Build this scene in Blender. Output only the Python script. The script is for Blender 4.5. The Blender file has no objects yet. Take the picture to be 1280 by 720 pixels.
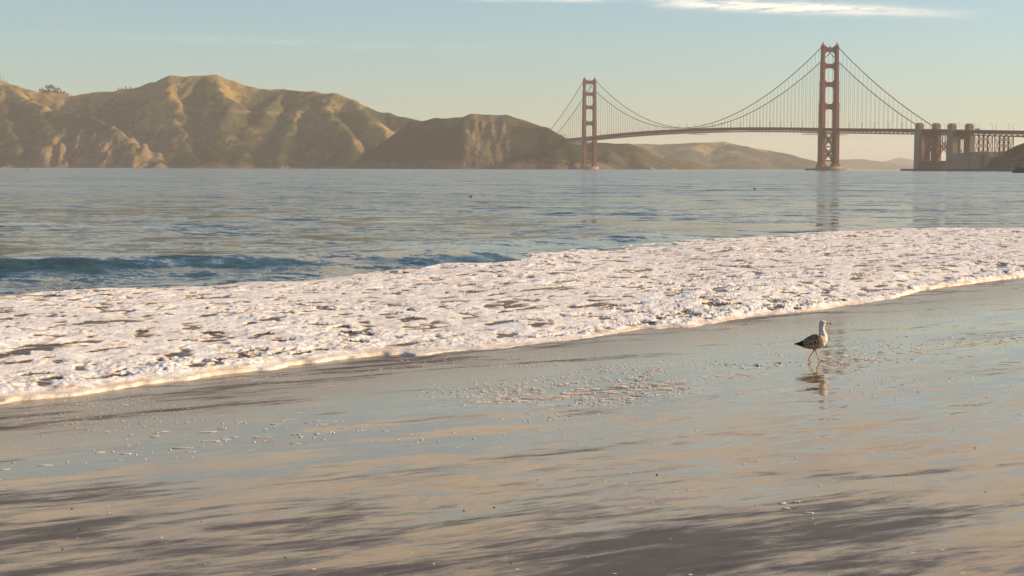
import bpy, math, random
import numpy as np
from mathutils import Vector, Matrix

random.seed(4)
RNG = np.random.default_rng(11)
C = bpy.context.scene
COL = C.collection
R = math.radians

# ------------------------------------------------------------------ camera
H = 2.4                      # camera height above the sea
F = 2208.0                   # focal length in pixels of the 1280 px photograph
HORIZON = 210.2
ROLL = 0.003
pitch = math.atan((360 - HORIZON) / F)
fwd = Vector((0, math.cos(pitch), -math.sin(pitch)))
up0 = Vector((0, math.sin(pitch), math.cos(pitch)))
rt0 = Vector((1, 0, 0))
right = (rt0 * math.cos(ROLL) + up0 * math.sin(ROLL)).normalized()
up = (up0 * math.cos(ROLL) - rt0 * math.sin(ROLL)).normalized()
cam_data = bpy.data.cameras.new('camera')
cam_data.sensor_width = 36.0
cam_data.lens = F / 1280 * 36.0
cam_data.clip_start = 0.1
cam_data.clip_end = 60000
cam = bpy.data.objects.new('camera', cam_data)
COL.objects.link(cam)
m3 = Matrix((right, up, -fwd)).transposed()
cam.matrix_world = Matrix.Translation((0, 0, H)) @ m3.to_4x4()
C.camera = cam

# ------------------------------------------------------------------ sun, sky, exposure
SUN_EL = 18.0
SUN_AZ = 81.0               # clockwise from the view direction: right, a little in front
SUN_STRENGTH = 5.0
SKY_STRENGTH = 0.080
EXPOSURE = 0.72
C.view_settings.view_transform = 'Standard'
C.view_settings.look = 'None'
C.view_settings.gamma = 1.0
C.view_settings.use_curve_mapping = False
C.view_settings.exposure = EXPOSURE
C.cycles.volume_bounces = 1
C.cycles.max_bounces = 6
C.cycles.use_denoising = True

sun_d = bpy.data.lights.new('sun', 'SUN')
sun_d.energy = SUN_STRENGTH
sun_d.angle = R(0.6)
sun_d.color = (1.0, 0.75, 0.48)
sun = bpy.data.objects.new('sun', sun_d)
COL.objects.link(sun)
to_sun = Vector((math.cos(R(SUN_EL)) * math.sin(R(SUN_AZ)), math.cos(R(SUN_EL)) * math.cos(R(SUN_AZ)), math.sin(R(SUN_EL))))
sun.rotation_euler = to_sun.to_track_quat('Z', 'Y').to_euler()
sun.location = (60, -20, 40)


class NT:
    """small node-tree builder"""
    def __init__(s, tree):
        s.t = tree
        s.n = tree.nodes
        s.l = tree.links

    def new(s, typ, **kw):
        n = s.n.new(typ)
        for k, v in kw.items():
            setattr(n, k, v)
        return n

    def put(s, sock, v):
        if v is None:
            return
        if isinstance(v, bpy.types.NodeSocket):
            s.l.new(v, sock)
        else:
            if isinstance(v, (tuple, list)) and len(v) == 3 and sock.type == 'RGBA':
                v = (*v, 1)
            sock.default_value = v

    def m(s, op, a, b=None, c=None, clamp=False):
        n = s.new('ShaderNodeMath', operation=op, use_clamp=clamp)
        for i, v in enumerate((a, b, c)):
            s.put(n.inputs[i], v)
        return n.outputs[0]

    def vm(s, op, a, b=None, scale=None):
        n = s.new('ShaderNodeVectorMath', operation=op)
        s.put(n.inputs[0], a)
        s.put(n.inputs[1], b)
        if scale is not None:
            s.put(n.inputs['Scale'], scale)
        return n.outputs[0] if op not in ('DOT_PRODUCT', 'LENGTH', 'DISTANCE') else n.outputs['Value']

    def sep(s, v):
        n = s.new('ShaderNodeSeparateXYZ')
        s.put(n.inputs[0], v)
        return n.outputs

    def comb(s, x, y, z):
        n = s.new('ShaderNodeCombineXYZ')
        for i, v in enumerate((x, y, z)):
            s.put(n.inputs[i], v)
        return n.outputs[0]

    def noise(s, vec, scale, detail=4, rough=0.55, dist=0.0):
        n = s.new('ShaderNodeTexNoise')
        s.put(n.inputs['Vector'], vec)
        n.inputs['Scale'].default_value = scale
        n.inputs['Detail'].default_value = detail
        n.inputs['Roughness'].default_value = rough
        n.inputs['Distortion'].default_value = dist
        return n.outputs

    def step(s, v, a, b, lo=0.0, hi=1.0):
        n = s.new('ShaderNodeMapRange', interpolation_type='SMOOTHSTEP')
        for i, q in enumerate((v, a, b, lo, hi)):
            s.put(n.inputs[i], q)
        return n.outputs[0]

    def mix(s, f, a, b, blend='MIX'):
        n = s.new('ShaderNodeMix', data_type='RGBA', blend_type=blend)
        s.put(n.inputs[0], f)
        s.put(n.inputs[6], a)
        s.put(n.inputs[7], b)
        return n.outputs[2]

    def mapping(s, vec, scale=(1, 1, 1), rot=(0, 0, 0)):
        n = s.new('ShaderNodeMapping')
        s.put(n.inputs['Vector'], vec)
        n.inputs['Scale'].default_value = scale
        n.inputs['Rotation'].default_value = rot
        return n.outputs[0]

    def pos(s):
        return s.new('ShaderNodeNewGeometry').outputs['Position']

    def attr(s, name):
        return s.new('ShaderNodeAttribute', attribute_name=name)


def material(name):
    m = bpy.data.materials.new(name)
    m.use_nodes = True
    nt = NT(m.node_tree)
    p = m.node_tree.nodes['Principled BSDF']
    return m, nt, p


# ---- world: Nishita sky with thin streaked high cloud, placed by direction
W = bpy.data.worlds.new('World')
C.world = W
W.use_nodes = True
wn = NT(W.node_tree)
bg = W.node_tree.nodes['Background']
sky = wn.new('ShaderNodeTexSky', sky_type='NISHITA')
sky.sun_disc = False
sky.sun_elevation = R(SUN_EL)
sky.sun_rotation = R(SUN_AZ)
sky.air_density = 1.0
sky.dust_density = 0.7
sky.ozone_density = 1.0
tc = wn.new('ShaderNodeTexCoord').outputs['Generated']
gx, gy, gz = wn.sep(tc)
el = wn.m('MULTIPLY', wn.m('ARCSINE', gz), 180 / math.pi)
az = wn.m('MULTIPLY', wn.m('ARCTAN2', gx, gy), 180 / math.pi)
ang = wn.comb(az, el, 0.0)


def streak(a0, e0, a1, e1, width, soft):
    """a tapered streak of cirrus between two directions (azimuth, elevation)"""
    sl = (e1 - e0) / (a1 - a0)
    line = wn.m('ADD', wn.m('MULTIPLY', wn.m('SUBTRACT', az, a0), sl), e0)
    t = wn.m('DIVIDE', wn.m('SUBTRACT', az, a0), a1 - a0)
    win = wn.m('MULTIPLY', wn.step(t, 0.0, 0.25), wn.step(t, 1.0, 0.45))
    wob = wn.noise(wn.mapping(ang, (0.55, 0.2, 1)), 1.0, 3, 0.5)[0]
    line = wn.m('ADD', line, wn.m('MULTIPLY', wn.m('SUBTRACT', wob, 0.5), 0.25))
    d = wn.m('DIVIDE', wn.m('SUBTRACT', el, line), width)
    g = wn.m('POWER', 2.718, wn.m('MULTIPLY', wn.m('MULTIPLY', d, d), -1.0))
    fine = wn.noise(wn.mapping(ang, (0.9, 9.0, 1), (0, 0, R(-2))), 1.0, 6, 0.65, 0.4)[0]
    return wn.m('MULTIPLY', wn.m('MULTIPLY', g, win), wn.step(fine, 0.30, soft))


k1 = streak(3.6, 5.36, 15.6, 4.78, 0.15, 0.56)
k2 = streak(-2.2, 5.5, 4.6, 5.42, 0.10, 0.6)
k3 = streak(3.5, 5.62, 12.0, 5.45, 0.08, 0.6)
k4 = streak(-17.0, 4.2, 5.0, 3.7, 0.10, 0.75)
hn = wn.noise(wn.mapping(ang, (0.10, 0.55, 1), (0, 0, R(4))), 1.0, 6, 0.6, 0.6)[0]
hi = wn.m('MULTIPLY', wn.step(hn, 0.30, 0.52), wn.step(el, 5.6, 7.2))
hi = wn.m('MULTIPLY', hi, wn.step(el, 16.0, 10.0))
cl = wn.m('MAXIMUM', wn.m('MAXIMUM', k1, k2), wn.m('MAXIMUM', wn.m('MULTIPLY', k3, 0.8), wn.m('MULTIPLY', k4, 0.12)))
cl = wn.m('MULTIPLY', cl, 1.0, clamp=True)
tint = wn.mix(1.0, sky.outputs[0], (0.775, 0.92, 1.09), 'MULTIPLY')
sk = wn.mix(cl, wn.mix(wn.m('MULTIPLY', hi, 0.85), tint, (7.4, 5.8, 3.95)), (10.8, 9.3, 7.6))
wn.put(bg.inputs['Color'], sk)
bg.inputs['Strength'].default_value = SKY_STRENGTH


# ------------------------------------------------------------------ helpers
def ray(px, py):
    d = fwd + right * ((px - 640) / F) + up * ((360 - py) / F)
    return d


def P(px, py, Y):
    d = ray(px, py)
    s = Y / d.y
    return Vector((d.x * s, Y, H + d.z * s))


SX, SY, Y0 = 0.0287, -0.0227, 24.0           # slope of the beach


def sand_z(x, y):
    return SX * x + SY * (y - Y0)


def on_sand(px, py):
    d = ray(px, py)
    # H + d.z*s = SX*d.x*s + SY*(d.y*s - Y0)
    s = (H + SY * Y0) / (SX * d.x + SY * d.y - d.z)
    return Vector((d.x * s, d.y * s, H + d.z * s))


def on_level(px, py, z=0.0):
    d = ray(px, py)
    s = (z - H) / d.z
    return Vector((d.x * s, d.y * s, z))


_perm = np.random.default_rng(7).permutation(512).astype(np.int64)
_perm = np.concatenate([_perm, _perm, _perm])
_ga = np.random.default_rng(8).uniform(0, 2 * np.pi, 512)
_gx, _gy = np.cos(_ga), np.sin(_ga)


def perlin(x, y, seed=0):
    x = np.asarray(x, float) + seed * 17.31
    y = np.asarray(y, float) + seed * 9.73
    xi = np.floor(x).astype(np.int64)
    yi = np.floor(y).astype(np.int64)
    fx, fy = x - xi, y - yi

    def g(ix, iy, dx, dy):
        h = _perm[_perm[ix & 511] + (iy & 511)]
        return _gx[h] * dx + _gy[h] * dy
    u = fx * fx * fx * (fx * (fx * 6 - 15) + 10)
    v = fy * fy * fy * (fy * (fy * 6 - 15) + 10)
    a = g(xi, yi, fx, fy)
    b = g(xi + 1, yi, fx - 1, fy)
    c = g(xi, yi + 1, fx, fy - 1)
    d = g(xi + 1, yi + 1, fx - 1, fy - 1)
    return (a + (b - a) * u + (c - a) * v + (a - b - c + d) * u * v) * 1.5


def fbm(x, y, oct=4, seed=0, gain=0.5, lac=2.03):
    s, a, t = 0.0, 1.0, 0.0
    for i in range(oct):
        s = s + a * perlin(x, y, seed + i)
        t += a
        a *= gain
        x, y = x * lac, y * lac
    return s / t


def ridged(x, y, oct=4, seed=0):
    s, a, t = 0.0, 1.0, 0.0
    for i in range(oct):
        s = s + a * (1 - np.abs(perlin(x, y, seed + i)) * 1.6)
        t += a
        a *= 0.5
        x, y = x * 2.03, y * 2.03
    return s / t


def sstep(a, b, x):
    t = np.clip((x - a) / (b - a), 0, 1)
    return t * t * (3 - 2 * t)


def link(o, parent=None):
    COL.objects.link(o)
    if parent is not None:
        o.parent = parent
    return o


def raw_mesh(name, verts, faces, mat=None, parent=None, smooth=False, attrs=None, colors=None):
    me = bpy.data.meshes.new(name)
    verts = np.asarray(verts, np.float32)
    if isinstance(faces, np.ndarray):
        n, k = faces.shape
        me.vertices.add(len(verts))
        me.vertices.foreach_set('co', verts.ravel())
        me.loops.add(n * k)
        me.loops.foreach_set('vertex_index', faces.astype(np.int32).ravel())
        me.polygons.add(n)
        me.polygons.foreach_set('loop_start', np.arange(0, n * k, k, dtype=np.int32))
        me.polygons.foreach_set('loop_total', np.full(n, k, np.int32))
        me.update(calc_edges=True)
    else:
        me.from_pydata([tuple(v) for v in verts.tolist()], [], faces)
    if smooth:
        me.polygons.foreach_set('use_smooth', np.ones(len(me.polygons), bool))
    for k, v in (attrs or {}).items():
        a = me.attributes.new(k, 'FLOAT', 'POINT')
        a.data.foreach_set('value', np.asarray(v, np.float32).ravel())
    for k, v in (colors or {}).items():
        a = me.attributes.new(k, 'FLOAT_COLOR', 'POINT')
        v = np.asarray(v, np.float32)
        v = np.concatenate([v, np.ones((len(v), 1), np.float32)], 1)
        a.data.foreach_set('color', v.ravel())
    if mat is not None:
        me.materials.append(mat)
    me.validate()
    return link(bpy.data.objects.new(name, me), parent)


def grid_faces(nr, nc):
    i = np.arange(nr - 1)[:, None] * nc + np.arange(nc - 1)[None, :]
    i = i.ravel()
    return np.stack([i, i + 1, i + nc + 1, i + nc], 1)


class MB:
    """collects boxes, bars and prisms for ONE mesh"""
    def __init__(s):
        s.v, s.f = [], []

    def poly8(s, c):
        b = len(s.v)
        s.v += [tuple(p) for p in c]
        s.f += [(b, b + 3, b + 2, b + 1), (b + 4, b + 5, b + 6, b + 7), (b, b + 1, b + 5, b + 4), (b + 1, b + 2, b + 6, b + 5),
                (b + 2, b + 3, b + 7, b + 6), (b + 3, b, b + 4, b + 7)]

    def box(s, c, X, Yv, Z, hx, hy, z0, z1, top=1.0):
        """box on axes X, Yv, Z about the base point c"""
        c = Vector(c)
        q = []
        for z, k in ((z0, 1.0), (z1, top)):
            for a, b in ((-1, -1), (1, -1), (1, 1), (-1, 1)):
                q.append(c + X * (a * hx * k) + Yv * (b * hy * k) + Z * z)
        s.poly8(q)

    def bar(s, a, b, w, h=None, upv=Vector((0, 0, 1))):
        a, b = Vector(a), Vector(b)
        h = h or w
        d = (b - a).normalized()
        x = d.cross(upv)
        if x.length < 1e-4:
            x = d.cross(Vector((0, 1, 0)))
        x.normalize()
        y = x.cross(d).normalized()
        q = []
        for p in (a, b):
            for i, j in ((-1, -1), (1, -1), (1, 1), (-1, 1)):
                q.append(p + x * (i * w / 2) + y * (j * h / 2))
        s.poly8(q)

    def prism(s, pts, off):
        """polygon extruded along a vector"""
        n = len(pts)
        b = len(s.v)
        off = Vector(off)
        s.v += [tuple(Vector(p)) for p in pts] + [tuple(Vector(p) + off) for p in pts]
        s.f.append(tuple(range(b + n - 1, b - 1, -1)))
        s.f.append(tuple(range(b + n, b + 2 * n)))
        for i in range(n):
            j = (i + 1) % n
            s.f.append((b + i, b + j, b + n + j, b + n + i))

    def tube(s, pts, r, n=6, close=True):
        b = len(s.v)
        pts = [Vector(p) for p in pts]
        rr = r if isinstance(r, (list, tuple)) else [r] * len(pts)
        for i, p in enumerate(pts):
            d = (pts[min(i + 1, len(pts) - 1)] - pts[max(i - 1, 0)]).normalized()
            x = d.cross(Vector((0, 0, 1)))
            if x.length < 1e-3:
                x = Vector((1, 0, 0))
            x.normalize()
            y = x.cross(d).normalized()
            for k in range(n):
                a = 2 * math.pi * k / n
                s.v.append(tuple(p + x * (math.cos(a) * rr[i]) + y * (math.sin(a) * rr[i])))
        for i in range(len(pts) - 1):
            for k in range(n):
                k2 = (k + 1) % n
                s.f.append((b + i * n + k, b + i * n + k2, b + (i + 1) * n + k2, b + (i + 1) * n + k))
        if close:
            s.f.append(tuple(b + k for k in range(n - 1, -1, -1)))
            e = b + (len(pts) - 1) * n
            s.f.append(tuple(e + k for k in range(n)))

    def build(s, name, mat, parent=None, smooth=False):
        return raw_mesh(name, s.v, s.f, mat, parent, smooth)


def tag(o, label=None, cat=None, group=None, kind=None):
    if label:
        o['label'] = label
    if cat:
        o['category'] = cat
    if group:
        o['group'] = group
    if kind:
        o['kind'] = kind
    return o


def empty(name, loc):
    o = bpy.data.objects.new(name, None)
    o.empty_display_size = 0.5
    o.location = loc
    COL.objects.link(o)
    return o


def parent_keep(o, root):
    """child built in world coordinates under a root that is not at the origin"""
    o.parent = root
    o.matrix_parent_inverse = Matrix.Translation(-root.location)
    return o


# ------------------------------------------------------------------ materials
def mat_plain(name, col, rough=0.7, var=0.25, scale=0.3, spec=0.3):
    m, nt, p = material(name)
    n = nt.noise(nt.pos(), scale, 5, 0.6)[0]
    f = nt.m('ADD', nt.m('MULTIPLY', nt.m('SUBTRACT', n, 0.5), 2 * var), 1.0)
    c = nt.vm('SCALE', tuple(col), scale=f)
    nt.put(p.inputs['Base Color'], c)
    p.inputs['Roughness'].default_value = rough
    p.inputs['Specular IOR Level'].default_value = spec
    return m


M = {}
M['steel'] = mat_plain('bridge_red_paint', (0.24, 0.070, 0.045), 0.55, 0.16, 0.06)
M['cable'] = mat_plain('cable_paint', (0.20, 0.06, 0.04), 0.6, 0.15, 0.05)
M['deck'] = mat_plain('deck_steel', (0.24, 0.065, 0.042), 0.6, 0.18, 0.08)
M['asphalt'] = mat_plain('asphalt', (0.06, 0.06, 0.06), 0.9, 0.2, 0.2)
M['concrete'] = mat_plain('pier_concrete', (0.29, 0.215, 0.145), 0.85, 0.25, 0.05)
M['brick'] = mat_plain('fort_brick', (0.22, 0.13, 0.09), 0.9, 0.25, 0.1)
M['dark'] = mat_plain('dark_opening', (0.03, 0.03, 0.03), 0.9, 0.2, 0.3)
M['rock'] = mat_plain('sea_rock', (0.10, 0.085, 0.07), 0.85, 0.45, 0.35)
M['shore_rock'] = mat_plain('shore_rock', (0.24, 0.19, 0.14), 0.9, 0.4, 0.25)
M['white'] = mat_plain('white_paint', (0.75, 0.74, 0.70), 0.5, 0.08, 1.0)
M['orange'] = mat_plain('buoy_orange', (0.70, 0.25, 0.04), 0.5, 0.1, 1.0)
M['black'] = mat_plain('black_rubber', (0.02, 0.02, 0.02), 0.6, 0.2, 1.0)
M['bark'] = mat_plain('bark', (0.09, 0.07, 0.05), 0.9, 0.3, 0.8)
M['leaf'] = mat_plain('conifer_foliage', (0.035, 0.045, 0.022), 0.9, 0.5, 0.12, 0.1)
M['glass'] = mat_plain('window_glass', (0.05, 0.06, 0.07), 0.15, 0.1, 1.0, 0.5)
M['roof'] = mat_plain('house_roof', (0.16, 0.11, 0.09), 0.85, 0.2, 0.5)
M['lamp'] = mat_plain('lamp_steel', (0.16, 0.12, 0.10), 0.6, 0.1, 0.5)


def mat_hill(name):
    m, nt, p = material(name)
    a = nt.attr('tint')
    pos = nt.pos()
    n1 = nt.noise(pos, 0.022, 8, 0.62)[0]
    n2 = nt.noise(pos, 0.15, 6, 0.7)[0]
    f = nt.m('ADD', nt.m('MULTIPLY', nt.m('SUBTRACT', n1, 0.5), 1.5), nt.m('MULTIPLY', nt.m('SUBTRACT', n2, 0.5), 2.4))
    f = nt.m('MAXIMUM', nt.m('ADD', f, 1.0), 0.3)
    nt.put(p.inputs['Base Color'], nt.vm('SCALE', a.outputs['Color'], scale=f))
    p.inputs['Roughness'].default_value = 0.95
    p.inputs['Specular IOR Level'].default_value = 0.05
    b = nt.new('ShaderNodeBump')
    b.inputs['Strength'].default_value = 0.6
    b.inputs['Distance'].default_value = 6.0
    nt.put(b.inputs['Height'], nt.m('ADD', n2, nt.m('MULTIPLY', n1, 2.0)))
    nt.put(p.inputs['Normal'], b.outputs[0])
    return m


M['hill'] = mat_hill('hill_scrub_and_grass')


def mat_sea():
    m, nt, p = material('sea_water')
    pos = nt.pos()
    p.inputs['Base Color'].default_value = (0.044, 0.080, 0.072, 1)
    p.inputs['IOR'].default_value = 1.333
    near = nt.noise(nt.mapping(pos, (0.8, 1, 1), (0, 0, R(-8))), 1.6, 6, 0.75)[1]
    wide = nt.noise(nt.mapping(pos, (0.7, 1, 1), (0, 0, R(-6))), 0.06, 8, 0.90)[1]
    mid = nt.noise(nt.mapping(pos, (0.85, 1, 1), (0, 0, R(5))), 0.28, 6, 0.90)[1]
    gust = nt.noise(nt.mapping(pos, (0.35, 1, 1)), 0.012, 4, 0.6)[0]
    a = nt.vm('SUBTRACT', near, (0.5, 0.5, 0.5))
    b = nt.vm('SUBTRACT', wide, (0.5, 0.5, 0.5))
    gs = nt.step(gust, 0.3, 0.7, 0.7, 1.2)
    c = nt.vm('SUBTRACT', mid, (0.5, 0.5, 0.5))
    sl = nt.vm('ADD', nt.vm('SCALE', a, scale=0.40), nt.vm('SCALE', b, scale=nt.m('MULTIPLY', gs, 1.0)))
    sl = nt.vm('ADD', sl, nt.vm('SCALE', c, scale=nt.m('MULTIPLY', gs, 1.5)))
    dist = nt.sep(pos)[1]
    far = nt.step(dist, 40.0, 220.0)
    sx, sy, sz = nt.sep(sl)
    sy = nt.m('SUBTRACT', sy, nt.m('MULTIPLY', far, 0.05))
    nrm = nt.new('ShaderNodeNewGeometry').outputs['Normal']
    v = nt.vm('NORMALIZE', nt.vm('ADD', nrm, nt.comb(sx, sy, 0.0)))
    nt.put(p.inputs['Normal'], v)
    nt.put(p.inputs['Roughness'], nt.m('ADD', nt.m('MULTIPLY', far, 0.08), 0.06))
    return m


M['sea'] = mat_sea()


def mat_sand():
    m, nt, p = material('wet_sand')
    pos = nt.pos()
    SH = math.atan2(0.62, 0.785)            # shoreline heading, clockwise from +Y
    along = nt.mapping(pos, (1, 1, 1), (0, 0, SH))      # y runs along the shore
    across = nt.mapping(pos, (1, 1, 1), (0, 0, R(62)))
    warp = nt.noise(along, 0.5, 3, 0.5)[1]
    w = nt.vm('ADD', across, nt.vm('SCALE', nt.vm('SUBTRACT', warp, (0.5, 0.5, 0.5)), scale=0.5))
    film = nt.noise(nt.mapping(w, (1.0, 0.30, 1)), 0.9, 7, 0.62, 0.5)[0]
    fx, fy, fz = nt.sep(along)
    # distance up the beach: everything is under a film near the water, drained patches higher up
    landward = nt.m('SUBTRACT', fx, 0.785 * 0 - 0.62 * 0)
    d = nt.m('ADD', nt.m('MULTIPLY', nt.sep(pos)[0], 0.785), nt.m('MULTIPLY', nt.m('SUBTRACT', nt.sep(pos)[1], Y0), -0.62))
    thr = nt.m('ADD', nt.m('ADD', nt.step(nt.sep(pos)[1], 13.6, 9.6, -0.13, 0.075), nt.step(nt.sep(pos)[0], 0.6, 3.0, 0.0, -0.05)), nt.step(d, 2.4, 0.2, 0.0, 0.12))
    film2 = nt.noise(nt.mapping(w, (1.0, 0.22, 1)), 5.0, 6, 0.72, 0.3)[0]
    film = nt.m('ADD', film, nt.m('MULTIPLY', nt.m('SUBTRACT', film2, 0.5), 1.0))
    drained = nt.step(nt.m('ADD', film, thr), 0.42, 0.70)
    fine = nt.noise(nt.mapping(w, (1, 0.35, 1)), 7.0, 5, 0.68)[1]
    rip = nt.noise(nt.mapping(w, (1.0, 0.16, 1)), 2.6, 5, 0.6, 0.2)[1]
    grain = nt.noise(pos, 160.0, 3, 0.7)[1]
    calm = nt.m('MULTIPLY', nt.step(nt.noise(nt.mapping(across, (1.0, 0.4, 1)), 0.7, 4, 0.6)[0], 0.36, 0.62), nt.step(d, 5.6, 8.0, 0.10, 1.0))
    c5 = (0.5, 0.5, 0.5)
    sl = nt.vm('ADD', nt.vm('SCALE', nt.vm('SUBTRACT', rip, c5), scale=0.08), nt.vm('SCALE', nt.vm('SUBTRACT', fine, c5), scale=nt.m('ADD', nt.m('MULTIPLY', drained, 0.10), nt.m('ADD', 0.05, nt.m('MULTIPLY', calm, 0.30)))))
    sl = nt.vm('ADD', sl, nt.vm('SCALE', nt.vm('SUBTRACT', grain, c5), scale=nt.m('MULTIPLY', drained, 0.35)))
    x, y, z = nt.sep(sl)
    nrm = nt.new('ShaderNodeNewGeometry').outputs['Normal']
    nt.put(p.inputs['Normal'], nt.vm('NORMALIZE', nt.vm('ADD', nrm, nt.comb(x, y, 0.0))))
    tone = nt.noise(pos, 1.3, 5, 0.6)[0]
    col = nt.mix(drained, nt.mix(tone, (0.17, 0.108, 0.046), (0.235, 0.152, 0.068)), nt.mix(tone, (0.066, 0.049, 0.033), (0.098, 0.073, 0.050)))
    nt.put(p.inputs['Base Color'], col)
    nt.put(p.inputs['Roughness'], nt.m('ADD', nt.m('MULTIPLY', drained, 0.32), nt.m('ADD', 0.06, nt.m('MULTIPLY', nt.step(d, 4.4, 1.0), 0.15))))
    nt.put(p.inputs['Specular IOR Level'], nt.m('SUBTRACT', 0.5, nt.m('MULTIPLY', drained, 0.30)))
    p.inputs['IOR'].default_value = 1.36
    return m


M['sand'] = mat_sand()


def mat_foam():
    m, nt, p = material('sea_foam')
    pos = nt.pos()
    f = nt.attr('foam').outputs['Fac']
    lace = nt.noise(nt.mapping(pos, (1, 1, 1)), 9.0, 6, 0.7, 0.5)[0]
    SH = math.atan2(0.62, 0.785)
    lace2 = nt.noise(nt.mapping(nt.mapping(pos, (1, 1, 1), (0, 0, R(60))), (1.0, 0.45, 1)), 3.2, 6, 0.7, 0.6)[0]
    ff = nt.m('ADD', f, nt.m('MULTIPLY', nt.m('SUBTRACT', lace, 0.5), 0.50))
    ff = nt.m('ADD', ff, nt.m('MULTIPLY', nt.m('SUBTRACT', lace2, 0.5), 1.05))
    k = nt.step(ff, 0.34, 0.50)
    lace3 = nt.noise(nt.mapping(pos, (1, 1, 1)), 16.0, 4, 0.7, 0.3)[0]
    thick = nt.step(nt.m('ADD', ff, nt.m('MULTIPLY', nt.m('SUBTRACT', lace3, 0.5), 0.7)), 0.62, 1.08)
    shade = nt.noise(pos, 2.0, 4, 0.6)[0]
    white = nt.mix(shade, (0.82, 0.78, 0.73), (0.89, 0.86, 0.81))
    thin = (0.68, 0.55, 0.42)  # tan of thin foam, and of warm shadow put into the colour
    water = (0.10, 0.074, 0.046)  # brown of the gaps, with shaded troughs painted in too
    nt.put(p.inputs['Base Color'], nt.mix(k, water, nt.mix(thick, thin, white)))
    nt.put(p.inputs['Roughness'], nt.m('ADD', nt.m('MULTIPLY', k, 0.35), 0.25))
    p.inputs['Specular IOR Level'].default_value = 0.18
    p.inputs['IOR'].default_value = 1.333
    bub = nt.new('ShaderNodeTexVoronoi')
    nt.put(bub.inputs['Vector'], pos)
    bub.inputs['Scale'].default_value = 55.0
    b = nt.new('ShaderNodeBump')
    b.inputs['Strength'].default_value = 0.5
    b.inputs['Distance'].default_value = 0.02
    nt.put(b.inputs['Height'], nt.m('ADD', nt.m('MULTIPLY', bub.outputs['Distance'], 0.35), lace))
    nt.put(p.inputs['Normal'], b.outputs[0])
    return m


M['foam'] = mat_foam()
M['fleck'] = mat_plain('foam_bubbles', (0.80, 0.67, 0.52), 0.45, 0.2, 8.0, 0.5)
M['pebble'] = mat_plain('dark_pebble', (0.05, 0.042, 0.035), 0.5, 0.4, 20.0, 0.5)


def mat_gull():
    m, nt, p = material('gull_plumage')
    a = nt.attr('tint')
    n = nt.noise(nt.mapping(nt.new('ShaderNodeTexCoord').outputs['Object'], (0.5, 1, 1)), 90.0, 4, 0.6)[0]
    f = nt.m('ADD', nt.m('MULTIPLY', nt.m('SUBTRACT', n, 0.5), 0.35), 1.0)
    nt.put(p.inputs['Base Color'], nt.vm('SCALE', a.outputs['Color'], scale=f))
    p.inputs['Roughness'].default_value = 0.75
    p.inputs['Specular IOR Level'].default_value = 0.2
    return m


M['gull'] = mat_gull()
M['beak'] = mat_plain('beak_horn', (0.62, 0.36, 0.06), 0.4, 0.1, 30.0, 0.5)

# ------------------------------------------------------------------ beach
gxs = np.concatenate([np.linspace(-120, -14, 50), np.linspace(-13.8, 18, 320), np.linspace(18.5, 300, 90)])
gys = np.concatenate([np.linspace(-80, 6, 40), np.linspace(6.1, 45, 390), np.linspace(45.6, 260, 120)])
XX, YY = np.meshgrid(gxs, gys)
ZZ = sand_z(XX, YY)
ZZ = np.where(ZZ > 0.9, 0.9 + 1.6 * np.tanh((ZZ - 0.9) / 3.2), ZZ)
ZZ = np.maximum(ZZ, -3.0)
near = np.exp(-((YY - 18) / 40) ** 2)
ZZ = ZZ + near * (0.010 * perlin(XX * 0.35, YY * 0.35, 3) + 0.004 * perlin(XX * 1.1 + YY * 0.6, YY * 1.1 - XX * .6, 5))
beach = raw_mesh('beach', np.stack([XX, YY, ZZ], -1).reshape(-1, 3), grid_faces(*XX.shape), M['sand'], smooth=True)
tag(beach, kind='structure')

# ------------------------------------------------------------------ sea
ang_d = np.concatenate([np.linspace(-89, -19.5, 140), np.linspace(-19.3, 19.3, 1100), np.linspace(19.6, 70, 90)])
inv = np.linspace(1 / 15.0, 1 / 19000.0, 850)
rr = 1.0 / inv
drr = np.abs(np.gradient(rr))
AA, RR = np.meshgrid(np.radians(ang_d), rr)
DD = np.repeat(drr[:, None], AA.shape[1], 1)
SXX, SYY = RR * np.sin(AA), RR * np.cos(AA)
SZ = np.zeros_like(SXX)
ca, sa = math.cos(R(-8)), math.sin(R(-8))
ux, uy = SXX * ca - SYY * sa, SXX * sa + SYY * ca
for i, (lam, amp) in enumerate(((16, 0.026), (7, 0.022), (3.2, 0.024), (1.6, 0.022), (0.8, 0.015), (0.4, 0.009))):
    keep = sstep(1.6, 4.0, lam / DD)
    SZ += keep * amp * perlin(ux / lam * 0.45, uy / lam * 1.1, 20 + i) * (0.6 + 0.8 * (perlin(SXX / 40, SYY / 25, 33) + .5))


def ridge_wave(x0, y0, x1, y1, amp, front, back, wob, seed):
    d = np.array([x1 - x0, y1 - y0])
    L = np.hypot(*d)
    d = d / L
    t = (SXX - x0) * d[0] + (SYY - y0) * d[1]
    q = -(SXX - x0) * d[1] + (SYY - y0) * d[0]          # positive out to sea
    q = q + wob * perlin(t / 5.0, np.zeros_like(t), seed)
    env = sstep(-0.35 * L, 0.05 * L, t) * (1 - sstep(0.72 * L, 1.05 * L, t)) * (0.95 + 0.08 * perlin(t / 9, q * 0 + 3.3, seed + 1))
    return amp * env * np.where(q < 0, np.exp(-(q / front) ** 2), np.exp(-(q / back) ** 2))


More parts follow.
